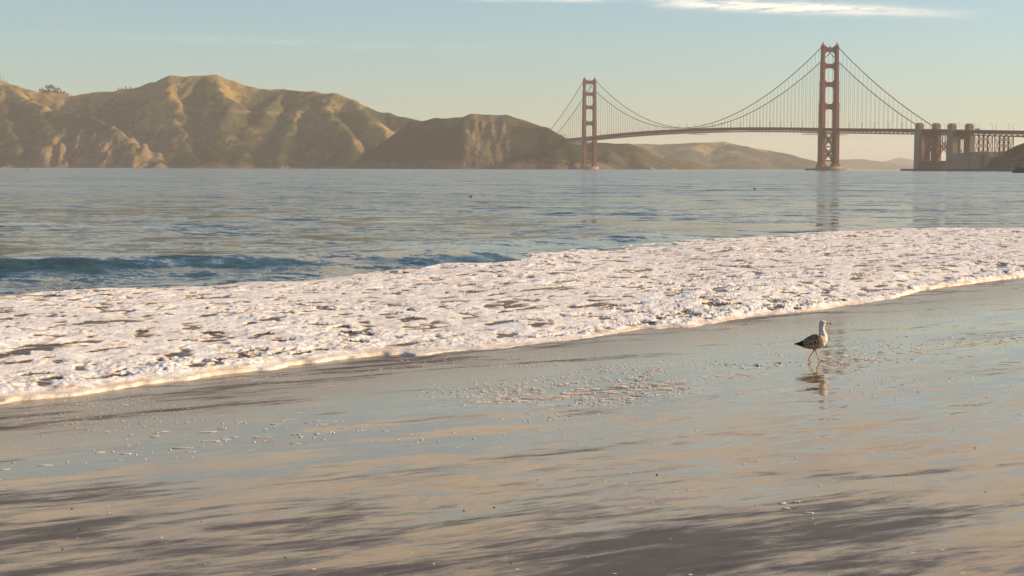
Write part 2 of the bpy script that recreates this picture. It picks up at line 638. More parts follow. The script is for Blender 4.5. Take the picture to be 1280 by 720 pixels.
w0, w1 = on_level(0, 329, 0.25), on_level(700, 319, 0.2)
SZ += ridge_wave(w0.x, w0.y, w1.x, w1.y, 0.37, 1.4, 3.2, 0.5, 61)
w0, w1 = on_level(250, 352, 0.1), on_level(960, 297, 0.1)
SZ += ridge_wave(w0.x, w0.y, w1.x, w1.y, 0.13, 0.8, 1.4, 0.8, 66)
w0, w1 = on_level(600, 304, 0.1), on_level(900, 289, 0.1)
SZ += ridge_wave(w0.x, w0.y, w1.x, w1.y, 0.16, 1.6, 3.0, 1.2, 71)
SZ -= 0.22 * sstep(-0.16, 0.0, np.where(SYY < 130, sand_z(SXX, SYY), -3))
sea = raw_mesh('sea', np.stack([SXX, SYY, SZ], -1).reshape(-1, 3), grid_faces(*SXX.shape), M['sea'], smooth=True)
tag(sea, kind='structure')

# ------------------------------------------------------------------ swash foam
front_px = [(-260, 530), (-120, 515), (0, 501), (130, 487), (250, 470), (330, 461), (420, 450), (470, 444), (560, 439), (650, 432), (740, 421), (800, 412), (860, 408),
            (930, 397), (1000, 390), (1060, 381), (1115, 374), (1150, 363), (1210, 355), (1280, 346), (1400, 330), (1560, 312)]
back_px = [(-260, 384), (0, 371), (160, 365), (330, 356), (420, 350), (520, 336), (600, 326), (660, 320), (760, 312), (850, 304), (930, 299), (1000, 294), (1070, 291),
           (1130, 289), (1280, 287), (1400, 284), (1560, 277)]
fr = np.array([on_sand(*p)[:2] for p in front_px])
bk = np.array([on_level(*p)[:2] for p in back_px])


def resample(pl, n, dens=None):
    s = np.concatenate([[0], np.cumsum(np.hypot(*np.diff(pl, axis=0).T))])
    t = np.linspace(0, 1, n) if dens is None else dens
    return np.stack([np.interp(t * s[-1], s, pl[:, k]) for k in (0, 1)], 1)


NU, NV = 2100, 360
pxu = np.linspace(-250, 1540, NU)
fu = np.array([on_sand(a, np.interp(a, [p[0] for p in front_px], [p[1] for p in front_px]))[:2] for a in pxu])
bu = np.array([on_level(a, np.interp(a, [p[0] for p in back_px], [p[1] for p in back_px]))[:2] for a in pxu])
vv = np.linspace(0, 1, NV) ** 1.25
vv = -0.05 + vv * 1.13
FX = fu[None, :, 0] + (bu - fu)[None, :, 0] * vv[:, None]
FY = fu[None, :, 1] + (bu - fu)[None, :, 1] * vv[:, None]
VV = np.repeat(vv[:, None], NU, 1)
sh0 = FX * 0.62 + FY * 0.785
width = np.hypot(*(bu - fu).T)[None, :]
dfront = VV * width                                        # metres behind the leading edge
wob = 0.30 * np.abs(perlin(sh0 / 1.1, sh0 * 0 + FY / 6, 39)) + 0.50 * fbm(FX / 2.2, FY / 2.2, 4, 40) + 0.20 * perlin(FX / 0.55, FY / 0.7, 43) + 0.13 * perlin(FX / 0.2, FY / 0.24, 44)
df = dfront + wob * 0.9
dback = (1 - VV) * width + 1.8 * fbm(FX / 3.0, FY / 3.0, 4, 48)
edge = sstep(-0.02, 0.40, df) * sstep(-0.2, 1.4, dback)
# base level: on the sand near the edge, on the sea further out
sz = sand_z(FX, FY)
base = np.maximum(sz, 0.02)
swell = 0.09 * sstep(0.1, 6.0, df) + 0.05 * perlin(FX / 3.5, FY / 2.2, 50) * sstep(0.5, 3, df)
sh = (FX * 0.62 + FY * 0.785, -FX * 0.785 + FY * 0.62)        # along and across the shore
lump = 1 - np.abs(fbm(sh[0] / 0.95, sh[1] / 0.60, 3, 52)) * 2.2
lump2 = 1 - np.abs(fbm(FX / 0.34, FY / 0.30, 3, 56)) * 2.0
lump3 = 1 - np.abs(fbm(FX / 0.13, FY / 0.13, 2, 59)) * 2.0
rough = (0.7 + 1.0 * sstep(-0.3, 0.5, fbm(FX / 4.0, FY / 3.0, 3, 63))) * (0.70 + 0.30 * sstep(0.0, 1.0, df))
bead = 0.45 + 1.3 * np.exp(-((df - 0.7) / 1.1) ** 2)
thick = 0.007 + rough * (0.022 * lump + bead * (0.014 * lump2 + 0.0065 * lump3))
# open water between the foam, plus troughs whose shade is put into colour
hole = fbm(sh[0] / 2.4, sh[1] / 0.85, 5, 70, 0.62)
hole2 = fbm(sh[0] / 0.7, sh[1] / 0.40, 4, 77, 0.6)
hole3 = fbm(FX / 0.50, FY / 0.75, 3, 83, 0.6)
gap_shade = 0.8 * sstep(0.24, 0.42, hole) + 0.9 * sstep(0.15, 0.34, hole2) + 0.7 * sstep(0.17, 0.37, hole3)
gap_shade = gap_shade * sstep(0.05, 0.7, df)
back_open = 0.9 * sstep(2.4, -0.3, dback) * sstep(-0.25, 0.3, fbm(sh[0] / 1.5, sh[1] / .5, 4, 79))
gap_shade = np.clip(gap_shade + back_open, 0, 1)
foam = (1 - gap_shade)
Zf = base + swell * edge + edge * thick * (0.25 + 0.75 * foam) - 0.05 * (1 - sstep(-0.15, 0.0, df)) - 0.25 * (1 - sstep(-0.5, 0.5, dback))
foam_attr = foam * (0.75 + 0.25 * edge)
foam_o = raw_mesh('sea_foam', np.stack([FX, FY, Zf], -1).reshape(-1, 3), grid_faces(NV, NU), M['foam'], smooth=True, attrs={'foam': foam_attr})
tag(foam_o, 'broad band of white churned foam washing up the wet beach', 'sea foam', kind='stuff')

# ------------------------------------------------------------------ foam flecks left on the wet sand
def hemi():
    v = [(0, 0, 1)]
    for zc, rc in ((0.62, 0.78), (0.0, 1.0)):
        for k in range(7):
            a = 2 * math.pi * k / 7 + zc
            v.append((rc * math.cos(a), rc * math.sin(a), zc))
    f = [(0, 1 + k, 1 + (k + 1) % 7) for k in range(7)]
    for k in range(7):
        k2 = (k + 1) % 7
        f += [(1 + k, 8 + k, 8 + k2), (1 + k, 8 + k2, 1 + k2)]
    return np.array(v, np.float32), np.array(f, np.int32)


hv, hf = hemi()


def blobs(name, items, mat):
    it = np.asarray(items, np.float32)                         # x, y, z, rx, ry, rz, angle
    c, s = np.cos(it[:, 6]), np.sin(it[:, 6])
    vx = hv[None, :, 0] * it[:, 3:4]
    vy = hv[None, :, 1] * it[:, 4:5]
    X = it[:, 0:1] + vx * c[:, None] - vy * s[:, None]
    Y = it[:, 1:2] + vx * s[:, None] + vy * c[:, None]
    Z = it[:, 2:3] + hv[None, :, 2] * it[:, 5:6]
    v = np.stack([X, Y, Z], -1).reshape(-1, 3)
    f = (hf[None] + (np.arange(len(it)) * len(hv))[:, None, None]).reshape(-1, 3)
    return raw_mesh(name, v, f, mat, smooth=True)


band = np.array([(-50, 590), (150, 565), (300, 545), (450, 525), (600, 505), (740, 490), (850, 482), (980, 470), (1100, 455), (1200, 440), (1290, 426)], float)
items = []


def fleck(x, y, size, n):
    """a little raft of bubbles"""
    a = random.gauss(0.04, 0.13)
    dx, dy = math.cos(a), math.sin(a)
    if n >= 2:
        # flat raft of merged bubbles, longer than deep
        L = size * (0.9 + 0.62 * n) * random.uniform(0.8, 1.2)
        items.append((x, y, sand_z(x, y) - 0.001, L, size * random.uniform(0.8, 1.5), size * random.uniform(0.42, 0.6), a))
    m_ = 1 if n == 1 else max(2, n)
    for k in range(m_):
        t = random.uniform(-0.55, 0.55) * size * n * 1.1 if n > 1 else 0
        o = random.gauss(0, size * 0.55) if n > 1 else 0
        r = size * random.uniform(0.40, 0.85) if n > 1 else size * random.uniform(0.6, 1.0)
        px_, py_ = x + dx * t - dy * o, y + dy * t + dx * o
        items.append((px_, py_, sand_z(px_, py_) - 0.001, r * 1.2, r * random.uniform(0.8, 1.1), r * random.uniform(0.5, 0.8), a))


for q in range(8200):
    px = random.uniform(-40, 1310)
    cy = np.interp(px, band[:, 0], band[:, 1])
    top = np.interp(px, [p[0] for p in front_px], [p[1] for p in front_px])
    u = random.random()
    if u < 0.62:
        py = cy + random.gauss(-8, 27)
    else:
        py = top + abs(random.gauss(12, (cy - top) * 0.55))
    if py < top + 6:
        continue
    g = on_sand(px, py)
    den = 0.85 + 0.30 * perlin(np.array([g.x / 1.6]), np.array([g.y / 2.2]), 90)[0]
    fade = 1.0 - 0.80 * (abs(px - 830) / 870)
    if random.random() > den * fade:
        continue
    inband = math.exp(-((py - cy) / 22) ** 2)
    if px < 520 and random.random() > 0.12 + 0.30 * max(0, px) / 520:
        continue
    n = 1 + int(random.random() ** 2.2 * (2 + 13 * inband))
    fleck(g.x, g.y, random.uniform(0.0075, 0.0125) * (0.62 + 0.45 * inband), n)
# fine bubbles close behind the retreating foam
for q in range(5200):
    px = random.uniform(-40, 1310)
    top = np.interp(px, [p[0] for p in front_px], [p[1] for p in front_px])
    py = top + 4 + abs(random.gauss(0, 30))
    g = on_sand(px, py)
    if random.random() > 0.6 + 0.9 * perlin(np.array([g.x / 1.2]), np.array([g.y / 1.5]), 95)[0]:
        continue
    fleck(g.x, g.y, random.uniform(0.0035, 0.0075), random.choice((1, 1, 1, 2, 3)))
# lines of bubbles where the film stopped
for (x0, y0, x1, y1, n) in ((715, 505, 860, 506, 26), (600, 505, 690, 503, 12), (830, 492, 990, 488, 22), (640, 486, 800, 482, 16), (220, 495, 345, 488, 12), (300, 487, 420, 482, 10),
                            (960, 478, 1010, 476, 9), (905, 500, 985, 494, 10), (1010, 470, 1030, 470, 4)):
    for k in range(n):
        t = random.random()
        g = on_sand(x0 + (x1 - x0) * t, y0 + (y1 - y0) * t + random.gauss(0, 1.2))
        fleck(g.x, g.y, random.uniform(0.007, 0.010), random.randint(2, 8))
# single bits higher up the beach
for q in range(240):
    px, py = random.uniform(-20, 1300), random.uniform(520, 730)
    if random.random() > 0.35 + 0.65 * (px / 1300):
        continue
    g = on_sand(px, py)
    fleck(g.x, g.y, random.uniform(0.003, 0.0075), random.choice((1, 1, 1, 2, 3)))
for px, py, s in ((978, 629, .011), (995, 627, .009), (982, 635, .010), (1010, 641, .013), (1014, 648, .008), (870, 538, .010), (1140, 691, .011), (1176, 688, .012),
                  (1255, 676, .010), (1204, 717, .012), (1180, 657, .008)):
    g = on_sand(px, py)
    fleck(g.x, g.y, s, 3)
tag(blobs('foam_flecks', items, M['fleck']), 'small rafts of pale bubbles scattered over the wet sand', 'foam flecks', kind='stuff')
pits = []
for q in range(45):
    g = on_sand(random.uniform(-20, 1300), random.uniform(470, 725))
    r = random.uniform(0.004, 0.009)
    pits.append((g.x, g.y, g.z - 0.002, r, r, r * 0.8, 0))
for px, py in ((945, 456), (975, 454), (947, 457)):  # three dark spots left of the gull
    g = on_sand(px, py)
    pits.append((g.x, g.y, g.z - 0.002, 0.02, 0.012, 0.012, 0.2))
tag(blobs('pebbles', pits, M['pebble']), 'tiny dark pebbles and spots dotted over the wet sand', 'pebbles', kind='stuff')


# ------------------------------------------------------------------ hills
def terrain(name, spurs, x0, x1, y0, y1, step, slope, rnd, rough, seed, palette, floor=-4.0, extra=None):
    xs = np.arange(x0, x1 + step, step)
    ys = np.arange(y0, y1 + step, step)
    X, Yg = np.meshgrid(xs, ys)
    wx = X + 28 * rough * fbm(X / 170, Yg / 170, 3, seed)
    wy = Yg + 28 * rough * fbm(X / 170, Yg / 170, 3, seed + 5)
    best = np.full(X.shape, -400.0)
    for sp in spurs:
        k = slope
        if isinstance(sp, dict):
            k, sp = sp['slope'], sp['pts']
        pts = [P(*q) for q in sp]
        for a, b in zip(pts[:-1], pts[1:]):
            dx, dy = b.x - a.x, b.y - a.y
            L2 = dx * dx + dy * dy + 1e-6
            t = np.clip(((wx - a.x) * dx + (wy - a.y) * dy) / L2, 0, 1)
            d = np.hypot(wx - a.x - t * dx, wy - a.y - t * dy)
            h = a.z + (b.z - a.z) * t - k * (np.sqrt(d * d + rnd * rnd) - rnd)
            # soft maximum
            m = np.maximum(best, h)
            df_ = np.abs(best - h)
            best = m + 6.0 * np.exp(-df_ / 9.0) * 0.35
    cp = [P(*q) for q in (spurs[0]['pts'] if isinstance(spurs[0], dict) else spurs[0])]
    crest = np.interp(X, [q.x for q in cp], [q.z for q in cp])
    hrel = np.clip(best / 120, 0, 1.3) * (0.22 + 0.78 * sstep(5, 60, crest - best))
    gully = ridged(X / 120, Yg / 120, 4, seed + 9) - 0.62
    z = best + rough * (13 * hrel * gully + 6 * hrel * (ridged(X / 52, Yg / 75, 3, seed + 21) - 0.62) + 4.0 * fbm(X / 38, Yg / 38, 4, seed + 13) * np.clip(hrel * 3, 0, 1))
    if extra is not None:
        z = z + extra(X, Yg, z)
    z = np.maximum(z, floor)
    gy_, gx_ = np.gradient(z, step)
    sl = np.hypot(gx_, gy_)
    # hollow or ridge
    def blur(a, n):
        for _ in range(n):
            a = (a + np.roll(a, 1, 0) + np.roll(a, -1, 0) + np.roll(a, 1, 1) + np.roll(a, -1, 1)) / 5
        return a
    conv = (z - blur(z, 40)) / step
    col = palette(X, Yg, z, sl, conv, gx_, gy_, seed)
    o = raw_mesh(name, np.stack([X, Yg, z], -1).reshape(-1, 3), grid_faces(*X.shape), M['hill'], smooth=True, colors={'tint': col.reshape(-1, 3)})
    tag(o, kind='structure')

    def height(x, y):
        i = int(np.clip((y - y0) / step, 0, z.shape[0] - 1))
        j = int(np.clip((x - x0) / step, 0, z.shape[1] - 1))
        return float(z[i, j]), float(conv[i, j])
    return height


GOLD = np.array((0.27, 0.180, 0.062))
OLIVE = np.array((0.062, 0.066, 0.022))
SCRUB = np.array((0.022, 0.026, 0.012))
ROCK = np.array((0.165, 0.110, 0.065))


def mixc(a, b, k):
    return a + (b - a) * k[..., None]


def pal_head(X, Y, z, sl, conv, gx_, gy_, seed):
    n = fbm(X / 130, Y / 130, 5, seed + 30, 0.6)
    n2 = fbm(X / 45, Y / 45, 4, seed + 34, 0.6)
    c = np.broadcast_to(SCRUB, X.shape + (3,)).copy()
    bias = np.zeros_like(X)  # grass and scrub patches, plus sunlit flanks and ravine shade put into colour
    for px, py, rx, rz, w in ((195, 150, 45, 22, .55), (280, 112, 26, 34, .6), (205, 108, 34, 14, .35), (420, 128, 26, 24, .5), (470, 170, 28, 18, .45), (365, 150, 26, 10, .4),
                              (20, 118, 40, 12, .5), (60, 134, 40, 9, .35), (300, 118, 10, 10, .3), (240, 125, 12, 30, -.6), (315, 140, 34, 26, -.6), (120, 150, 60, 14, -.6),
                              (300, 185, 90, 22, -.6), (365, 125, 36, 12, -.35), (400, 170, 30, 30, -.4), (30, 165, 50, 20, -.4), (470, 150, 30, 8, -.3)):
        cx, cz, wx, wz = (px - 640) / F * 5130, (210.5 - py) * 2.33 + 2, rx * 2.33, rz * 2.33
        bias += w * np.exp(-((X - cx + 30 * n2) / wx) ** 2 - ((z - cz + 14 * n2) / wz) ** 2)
    grass_sun = sstep(0.10, 0.34, n * 1.1 + bias * 1.25 + conv * 0.10 + (z - 150) / 330 + n2 * 0.4)
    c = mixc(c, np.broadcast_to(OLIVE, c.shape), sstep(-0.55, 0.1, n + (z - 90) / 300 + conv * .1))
    c = mixc(c, np.broadcast_to(GOLD, c.shape), grass_sun * 0.9)
    cliff = sstep(0.72, 1.0, sl + 0.25 * n2) * sstep(150, 60, z) * sstep(-0.35, 0.15, n2 + 0.2)
    c = mixc(c, np.broadcast_to(ROCK, c.shape), cliff)
    fl = ridged(X / 34, Y / 120, 3, seed + 44)
    face = sstep(-1345, -1295, X) * sstep(-935, -985, X) * sstep(100, 72, z + 60 * n2 + 0.00012 * (X + 1150) ** 2) * sstep(0.25, 0.5, sl)
    c = mixc(c, ROCK * (0.55 + 0.75 * fl[..., None]), face * sstep(0.35, 0.6, fl + 0.3 * n2))
    road = np.exp(-((z - (172 + 14 * np.sin(X / 310))) / 4.0) ** 2) * sstep(-1650, -1500, X) * sstep(-500, -620, X)
    c = mixc(c, np.broadcast_to(np.array((0.20, 0.12, 0.08)), c.shape), road * 0.75)
    shore = sstep(9, 3, z)
    return mixc(c, np.broadcast_to(np.array((0.17, 0.12, 0.08)), c.shape), shore)


head_spurs = [
    [(-260, 92, 5600), (-120, 97, 5600), (0, 101, 5500), (40, 113, 5500), (85, 121, 5500), (120, 116, 5500), (160, 112, 5450), (190, 104, 5400), (217, 95.5, 5350), (265, 94.5, 5350),
     (290, 103, 5350), (310, 110, 5350), (350, 112, 5350), (400, 116, 5300), (420, 118, 5250), (450, 132, 5200), (480, 142, 5200), (515, 150, 5150), (550, 165, 5150)],
    [(40, 122, 5640), (52, 116, 5640), (66, 112.5, 5640), (78, 115.5, 5640), (90, 123, 5640)],
    [(-120, 97, 5600), (-90, 150, 5200), (-60, 190, 4950)],
    [(10, 108, 5460), (45, 132, 5170), (95, 143, 5060), (140, 158, 4970), (170, 180, 4900), (195, 203, 4830)],
    [(0, 104, 5500), (5, 150, 5100), (25, 185, 4900), (15, 204, 4830)],
    [(45, 132, 5170), (70, 170, 4940), (80, 200, 4850)],
    [(95, 143, 5060), (125, 185, 4880), (135, 205, 4830)],
    [(150, 114, 5450), (172, 134, 5260), (212, 146, 5120), (226, 166, 5010), (240, 195, 4880)],
    [(217, 95.5, 5350), (214, 120, 5230), (222, 137, 5150)],
    [(268, 95, 5350), (278, 118, 5210), (288, 136, 5120), (280, 160, 5010), (266, 190, 4900)],
    [(350, 113, 5350), (335, 136, 5170), (310, 160, 5040), (300, 195, 4890)],
    [(400, 116, 5300), (372, 140, 5150), (355, 170, 5000), (345, 200, 4870)],
    [(418, 118, 5250), (405, 137, 5130), (425, 155, 5030), (440, 180, 4900), (440, 203, 4820)],
    [(440, 126, 5230), (470, 152, 5060), (492, 180, 4890), (478, 205, 4790)],
]


def head_cliffs(X, Y, z):
    m = sstep(-1360, -1300, X) * sstep(-925, -985, X) * sstep(125, 80, z) * sstep(-2, 14, z)
    return m * 34 * (ridged(X / 46, Y / 150, 3, 610) - 0.60)


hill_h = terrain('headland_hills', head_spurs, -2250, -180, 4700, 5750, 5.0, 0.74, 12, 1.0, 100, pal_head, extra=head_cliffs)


def pal_bluff(X, Y, z, sl, conv, gx_, gy_, seed):
    n = fbm(X / 90, Y / 90, 5, seed + 30, 0.6)
    n2 = fbm(X / 30, Y / 30, 4, seed + 34, 0.6)
    c = np.broadcast_to(SCRUB, X.shape + (3,)).copy()
    c = mixc(c, np.broadcast_to(OLIVE, c.shape), sstep(-0.2, 0.5, n + (z - 110) / 120))
    c = mixc(c, np.broadcast_to(GOLD, c.shape), 0.6 * sstep(0.1, 0.6, n + (z - 120) / 90))
    bare = sstep(-122, -112, X + 10 * n2) * sstep(-8, -22, X + 14 * n2) * sstep(0.30, 0.5, sl)
    c = mixc(c, np.broadcast_to(np.array((0.27, 0.185, 0.10)), c.shape), bare * 0.55)
    foot = sstep(26, 8, z + 20 * n2)
    return mixc(c, np.broadcast_to(np.array((0.15, 0.105, 0.07)), c.shape), foot * 0.8)


bluff_spurs = [
    [(486, 203, 4620), (495, 172, 4680), (515, 153.5, 4700), (545, 149, 4700), (578, 147.5, 4650), (588, 143.5, 4620), (632, 144.5, 4620), (650, 151, 4620), (680, 161, 4600), (700, 170, 4600),
     (720, 182, 4600), (745, 201, 4600)],
    {'slope': 0.95, 'pts': [(588, 144, 4620), (583, 165, 4530), (580, 205, 4430)]},
    {'slope': 0.95, 'pts': [(634, 145, 4620), (638, 170, 4545), (640, 206, 4440)]},
    [(515, 153, 4700), (500, 182, 4590), (492, 206, 4510)],
    [(548, 149, 4700), (540, 180, 4560), (530, 206, 4480)],
    [(680, 161, 4600), (690, 185, 4500), (692, 207, 4430)],
    [(715, 180, 4600), (722, 196, 4500), (724, 208, 4430)],
]
bluff_h = terrain('headland_bluff', bluff_spurs, -460, 330, 4330, 4980, 4.0, 0.72, 10, 0.8, 140, pal_bluff, extra=lambda X, Y, z: sstep(-140, -110, X) * sstep(10, -25, X) * sstep(-2, 10, z) * 8 * (ridged(X / 24, Y / 140, 3, 620) - 0.6) * sstep(140, 120, z))


def pal_far(X, Y, z, sl, conv, gx_, gy_, seed):
    n = fbm(X / 220, Y / 220, 5, seed + 30, 0.6)
    c = np.broadcast_to(SCRUB * 1.1, X.shape + (3,)).copy()
    c = mixc(c, np.broadcast_to(np.array((0.085, 0.075, 0.035)), c.shape), sstep(-0.4, 0.2, n))  # less green than the near slopes: distance haze put into the colour
    return mixc(c, np.broadcast_to(GOLD * 1.1, c.shape), sstep(0.0, 0.3, n + (z - 90) / 300))


cove_spurs = [
    [(690, 184, 5250), (745, 179, 5100), (785, 181, 5100), (797, 187, 5100), (806, 196, 5120), (830, 199, 5200), (860, 202, 5250), (892, 211, 5300)],
    [(760, 180, 5100), (765, 200, 4950), (760, 210, 4850)],
    [(788, 182, 5100), (800, 203, 4960)],
]
terrain('cove_slope', cove_spurs, 150, 760, 4700, 5600, 6.0, 0.5, 12, 0.6, 170, pal_bluff if False else pal_far)
town_spurs = [
    [(660, 186, 8500), (700, 174, 8500), (735, 178, 8500), (770, 180, 8500), (800, 180.5, 8500), (830, 181, 8500), (870, 179, 8500), (905, 178, 8500), (930, 183, 8450), (960, 189, 8450), (985, 193, 8450),
     (1008, 201, 8450), (1035, 207, 8450), (1062, 213, 8450)],
    [(800, 181, 8500), (815, 197, 8100), (820, 206, 7900)],
    [(870, 180, 8500), (850, 197, 8050), (845, 207, 7850)],
    [(905, 179, 8500), (925, 196, 8100), (930, 208, 7900)],
    [(960, 190, 8450), (985, 203, 8150)],
]
town_h = terrain('town_hills', town_spurs, -100, 1800, 7600, 9300, 11.0, 0.34, 25, 0.9, 190, pal_far)
isle_spurs = [
    [(960, 208, 13500), (1010, 203, 13500), (1048, 199.5, 13500), (1075, 199, 13500), (1095, 201.5, 13500), (1108, 203, 13500), (1126, 205, 13500), (1145, 207, 13500), (1190, 209, 13500)],
]
terrain('bay_island', isle_spurs, 1700, 3900, 12900, 14200, 16.0, 0.32, 30, 0.7, 210, pal_far)
back_spurs = [
    [(1060, 212, 17500), (1095, 205, 17500), (1112, 200.5, 17500), (1125, 197, 17500), (1133, 198.5, 17500), (1150, 202, 17500), (1180, 204.5, 17500), (1230, 203, 17500), (1330, 206, 17500)],
]
terrain('far_shore_hills', back_spurs, 3000, 6200, 16900, 18100, 20.0, 0.34, 30, 0.8, 230, pal_far)


def pal_point(X, Y, z, sl, conv, gx_, gy_, seed):
    n = fbm(X / 25, Y / 25, 5, seed + 30, 0.6)
    c = np.broadcast_to(SCRUB, X.shape + (3,)).copy()
    c = mixc(c, np.broadcast_to(np.array((0.15, 0.115, 0.065)), c.shape), sstep(-0.4, 0.3, n))
    return mixc(c, np.broadcast_to(np.array((0.20, 0.15, 0.10)), c.shape), sstep(6, 2, z))


point_spurs = [
    [(1236, 213, 2640), (1245, 206, 2640), (1255, 198, 2640), (1265, 189, 2640), (1272, 184, 2640), (1285, 180, 2640), (1330, 172, 2660), (1450, 160, 2700), (1600, 158, 2800)],
    [(1285, 180, 2640), (1290, 200, 2560), (1292, 212, 2520)],
]
point_h = terrain('point_bluff', point_spurs, 560, 1400, 2380, 2950, 4.0, 1.25, 8, 0.35, 250, pal_point)

# low rock shelf at the foot of the point
shelf = MB()

# ------------------------------------------------------------------ the suspension bridge
TS = P(1035.2, 212, 3173)
TS.z = 0
TNp = P(736.3, 211.5, 4396)
TNp.z = 0
axis = (TNp - TS)
SPAN = axis.length
axis.normalize()
UP = Vector((0, 0, 1))
trans = Vector((axis.y, -axis.x, 0)).normalized()            # towards the right of the picture


def deck_z(s):
    if 0 <= s <= SPAN:
        t = s / SPAN
        return 74.5 + 4.5 * t + 4 * 9.2 * t * (1 - t)
    if s > SPAN:
        return 79 - (s - SPAN) / 343 * 5
    pts = [(-900, 41), (-617, 58.0), (-440, 63.0), (-343, 66.0), (0, 74.5)]
    return float(np.interp(s, [p[0] for p in pts], [p[1] for p in pts]))


def bp(s, w=0.0, z=0.0):
    """point on the bridge: s metres north of the south tower, w metres across, z above the water"""
    return TS + axis * s + trans * w + UP * z


HALF = 13.7
bridge = empty('suspension_bridge', tuple(TS))
tag(bridge, 'long red suspension bridge with two tall portal towers crossing the strait', 'bridge')


def bpart(mb, name, mat, parent=None, smooth=False):
    o = mb.build(name, mat, None, smooth)
    if parent is None:
        parent_keep(o, bridge)
    else:
        o.parent = parent
    return o


LEG = [(10, 76, 9.4, 15.5), (76, 120, 8.6, 13.5), (120, 159, 7.7, 11.8), (159, 191, 6.9, 10.2), (191, 221, 6.1, 8.8)]


def tower(s0):
    root = MB()
    # portal wall plate over the roadway carries the name "tower": the top portal strut with its curved cap
    def strut(mb, z0, z1, inner, dep, fil, top_curve=False):
        w = inner
        pts = [(-w, z0 - fil), (-w + fil * .35, z0 - fil * .35), (-w + fil, z0), (w - fil, z0), (w - fil * .35, z0 - fil * .35), (w, z0 - fil)]
        if top_curve:
            pts += [(w, z1 + 3.0), (w - 2.0, z1 + 1.0), (w - 4.5, z1), (-w + 4.5, z1), (-w + 2.0, z1 + 1.0), (-w, z1 + 3.0)]
        else:
            pts += [(w, z1 + fil), (w - fil * .35, z1 + fil * .35), (w - fil, z1), (-w + fil, z1), (-w + fil * .35, z1 + fil * .35), (-w, z1 + fil)]
        q = [bp(s0 - dep / 2, a, b) for a, b in pts]
        mb.prism(q, axis * dep)
        for k in range(5):                           # vertical ribs on the panel
            a = -w * 0.7 + k * w * 0.35
            mb.box(bp(s0, a, 0), trans, axis, UP, 0.6, dep / 2 + 0.5, z0 + 1, z1 - 1)

    t = MB()
    strut(t, 211, 219, 9.6, 5.0, 3.0, True)
    tw = bpart(t, 'tower', M['steel'])
    tag(tw)
    for z0, z1, inn, dep in ((182, 190, 9.4, 6.0), (149, 157.5, 9.0, 7.0), (109, 118.5, 8.6, 8.0)):
        m = MB()
        strut(m, z0, z1, inn, dep, 3.0)
        bpart(m, 'portal_strut', M['steel'], tw).matrix_parent_inverse = tw.matrix_basis.inverted()
    for sgn in (-1, 1):
        m = MB()
        for z0, z1, w, d in LEG:
            c = bp(s0, sgn * HALF, 0)
            m.box(c, trans, axis, UP, w / 2, d / 2 - 1.6, z0, z1)
            m.box(c, trans, axis, UP, w / 2 - 1.4, d / 2, z0, z1 - 0.6)
            m.box(c, trans, axis, UP, w / 2 + 0.35, d / 2 - 1.2, z1 - 2.2, z1 - 0.9)
        c = bp(s0, sgn * HALF, 0)
        m.box(c, trans, axis, UP, 2.4, 3.4, 221, 224.5, 0.75)
        m.box(c, trans, axis, UP, 0.9, 1.4, 224.5, 229, 0.3)
        m.box(c, trans, axis, UP, 6.2, 9.6, 6.0, 11.0, 0.86)
        bpart(m, 'leg', M['steel'], tw)
    for z0, z1 in ((19, 41), (44, 65)):
        m = MB()
        for dd in (-4.2, 4.2):
            a, b = 9.2, -9.2
            m.bar(bp(s0 + dd, a, z0), bp(s0 + dd, b, z1), 2.0, 2.6, axis)
            m.bar(bp(s0 + dd, b, z0), bp(s0 + dd, a, z1), 1.9, 2.5, axis)
            m.bar(bp(s0 + dd, -9.4, z1 + 1.4), bp(s0 + dd, 9.4, z1 + 1.4), 2.1, 2.7, axis)
            m.bar(bp(s0 + dd, -9.4, z0 - 1.6), bp(s0 + dd, 9.4, z0 - 1.6), 2.15, 2.8, axis)
        bpart(m, 'cross_brace', M['steel'], tw)
    m = MB()
    m.box(bp(s0, 0, 0), trans, axis, UP, 0.9, 0.9, 219.2, 222.0)
    bpart(m, 'beacon', M['orange'], tw)
    # concrete pier
    m = MB()
    n = 28
    ring = []
    for k in range(n):
        a = 2 * math.pi * k / n
        ring.append((math.cos(a), math.sin(a)))
    pa, pb, hh = (24.5, 16.0, 7.0)
    m.prism([bp(s0 + y * pb, x * pa, -3) for x, y in ring], UP * (hh + 3))
    bpart(m, 'pier', M['concrete'], tw)
    if s0 < 10:
        m = MB()
        m.prism([bp(s0 + y * 26, x * 44, -3) for x, y in ring], UP * 6.6)
        bpart(m, 'fender', M['concrete'], tw)
    return tw


tower_s = tower(0.0)
tower_n = tower(SPAN)

# deck: road slab, and the two stiffening trusses
S_LO, S_HI = -880.0, SPAN + 420
seg = 15.24
ss = np.arange(-343.0, S_HI, seg)
m = MB()
allS = np.arange(S_LO, S_HI, seg)
for a, b in zip(allS[:-1], allS[1:]):
    za, zb = deck_z(a), deck_z(b)
    q = [bp(a, -HALF, za - 2.2), bp(a, HALF, za - 2.2), bp(b, HALF, zb - 2.2), bp(b, -HALF, zb - 2.2),
         bp(a, -HALF, za), bp(a, HALF, za), bp(b, HALF, zb), bp(b, -HALF, zb)]
    m.poly8(q)
deck = bpart(m, 'deck', M['deck'])
m = MB()
for a, b in zip(allS[:-1], allS[1:]):
    za, zb = deck_z(a) + 0.01, deck_z(b) + 0.01
    k = len(m.v)
    m.v += [tuple(bp(a, -9.5, za)), tuple(bp(a, 9.5, za)), tuple(bp(b, 9.5, zb)), tuple(bp(b, -9.5, zb))]
    m.f.append((k, k + 1, k + 2, k + 3))
bpart(m, 'roadway', M['asphalt'], deck)
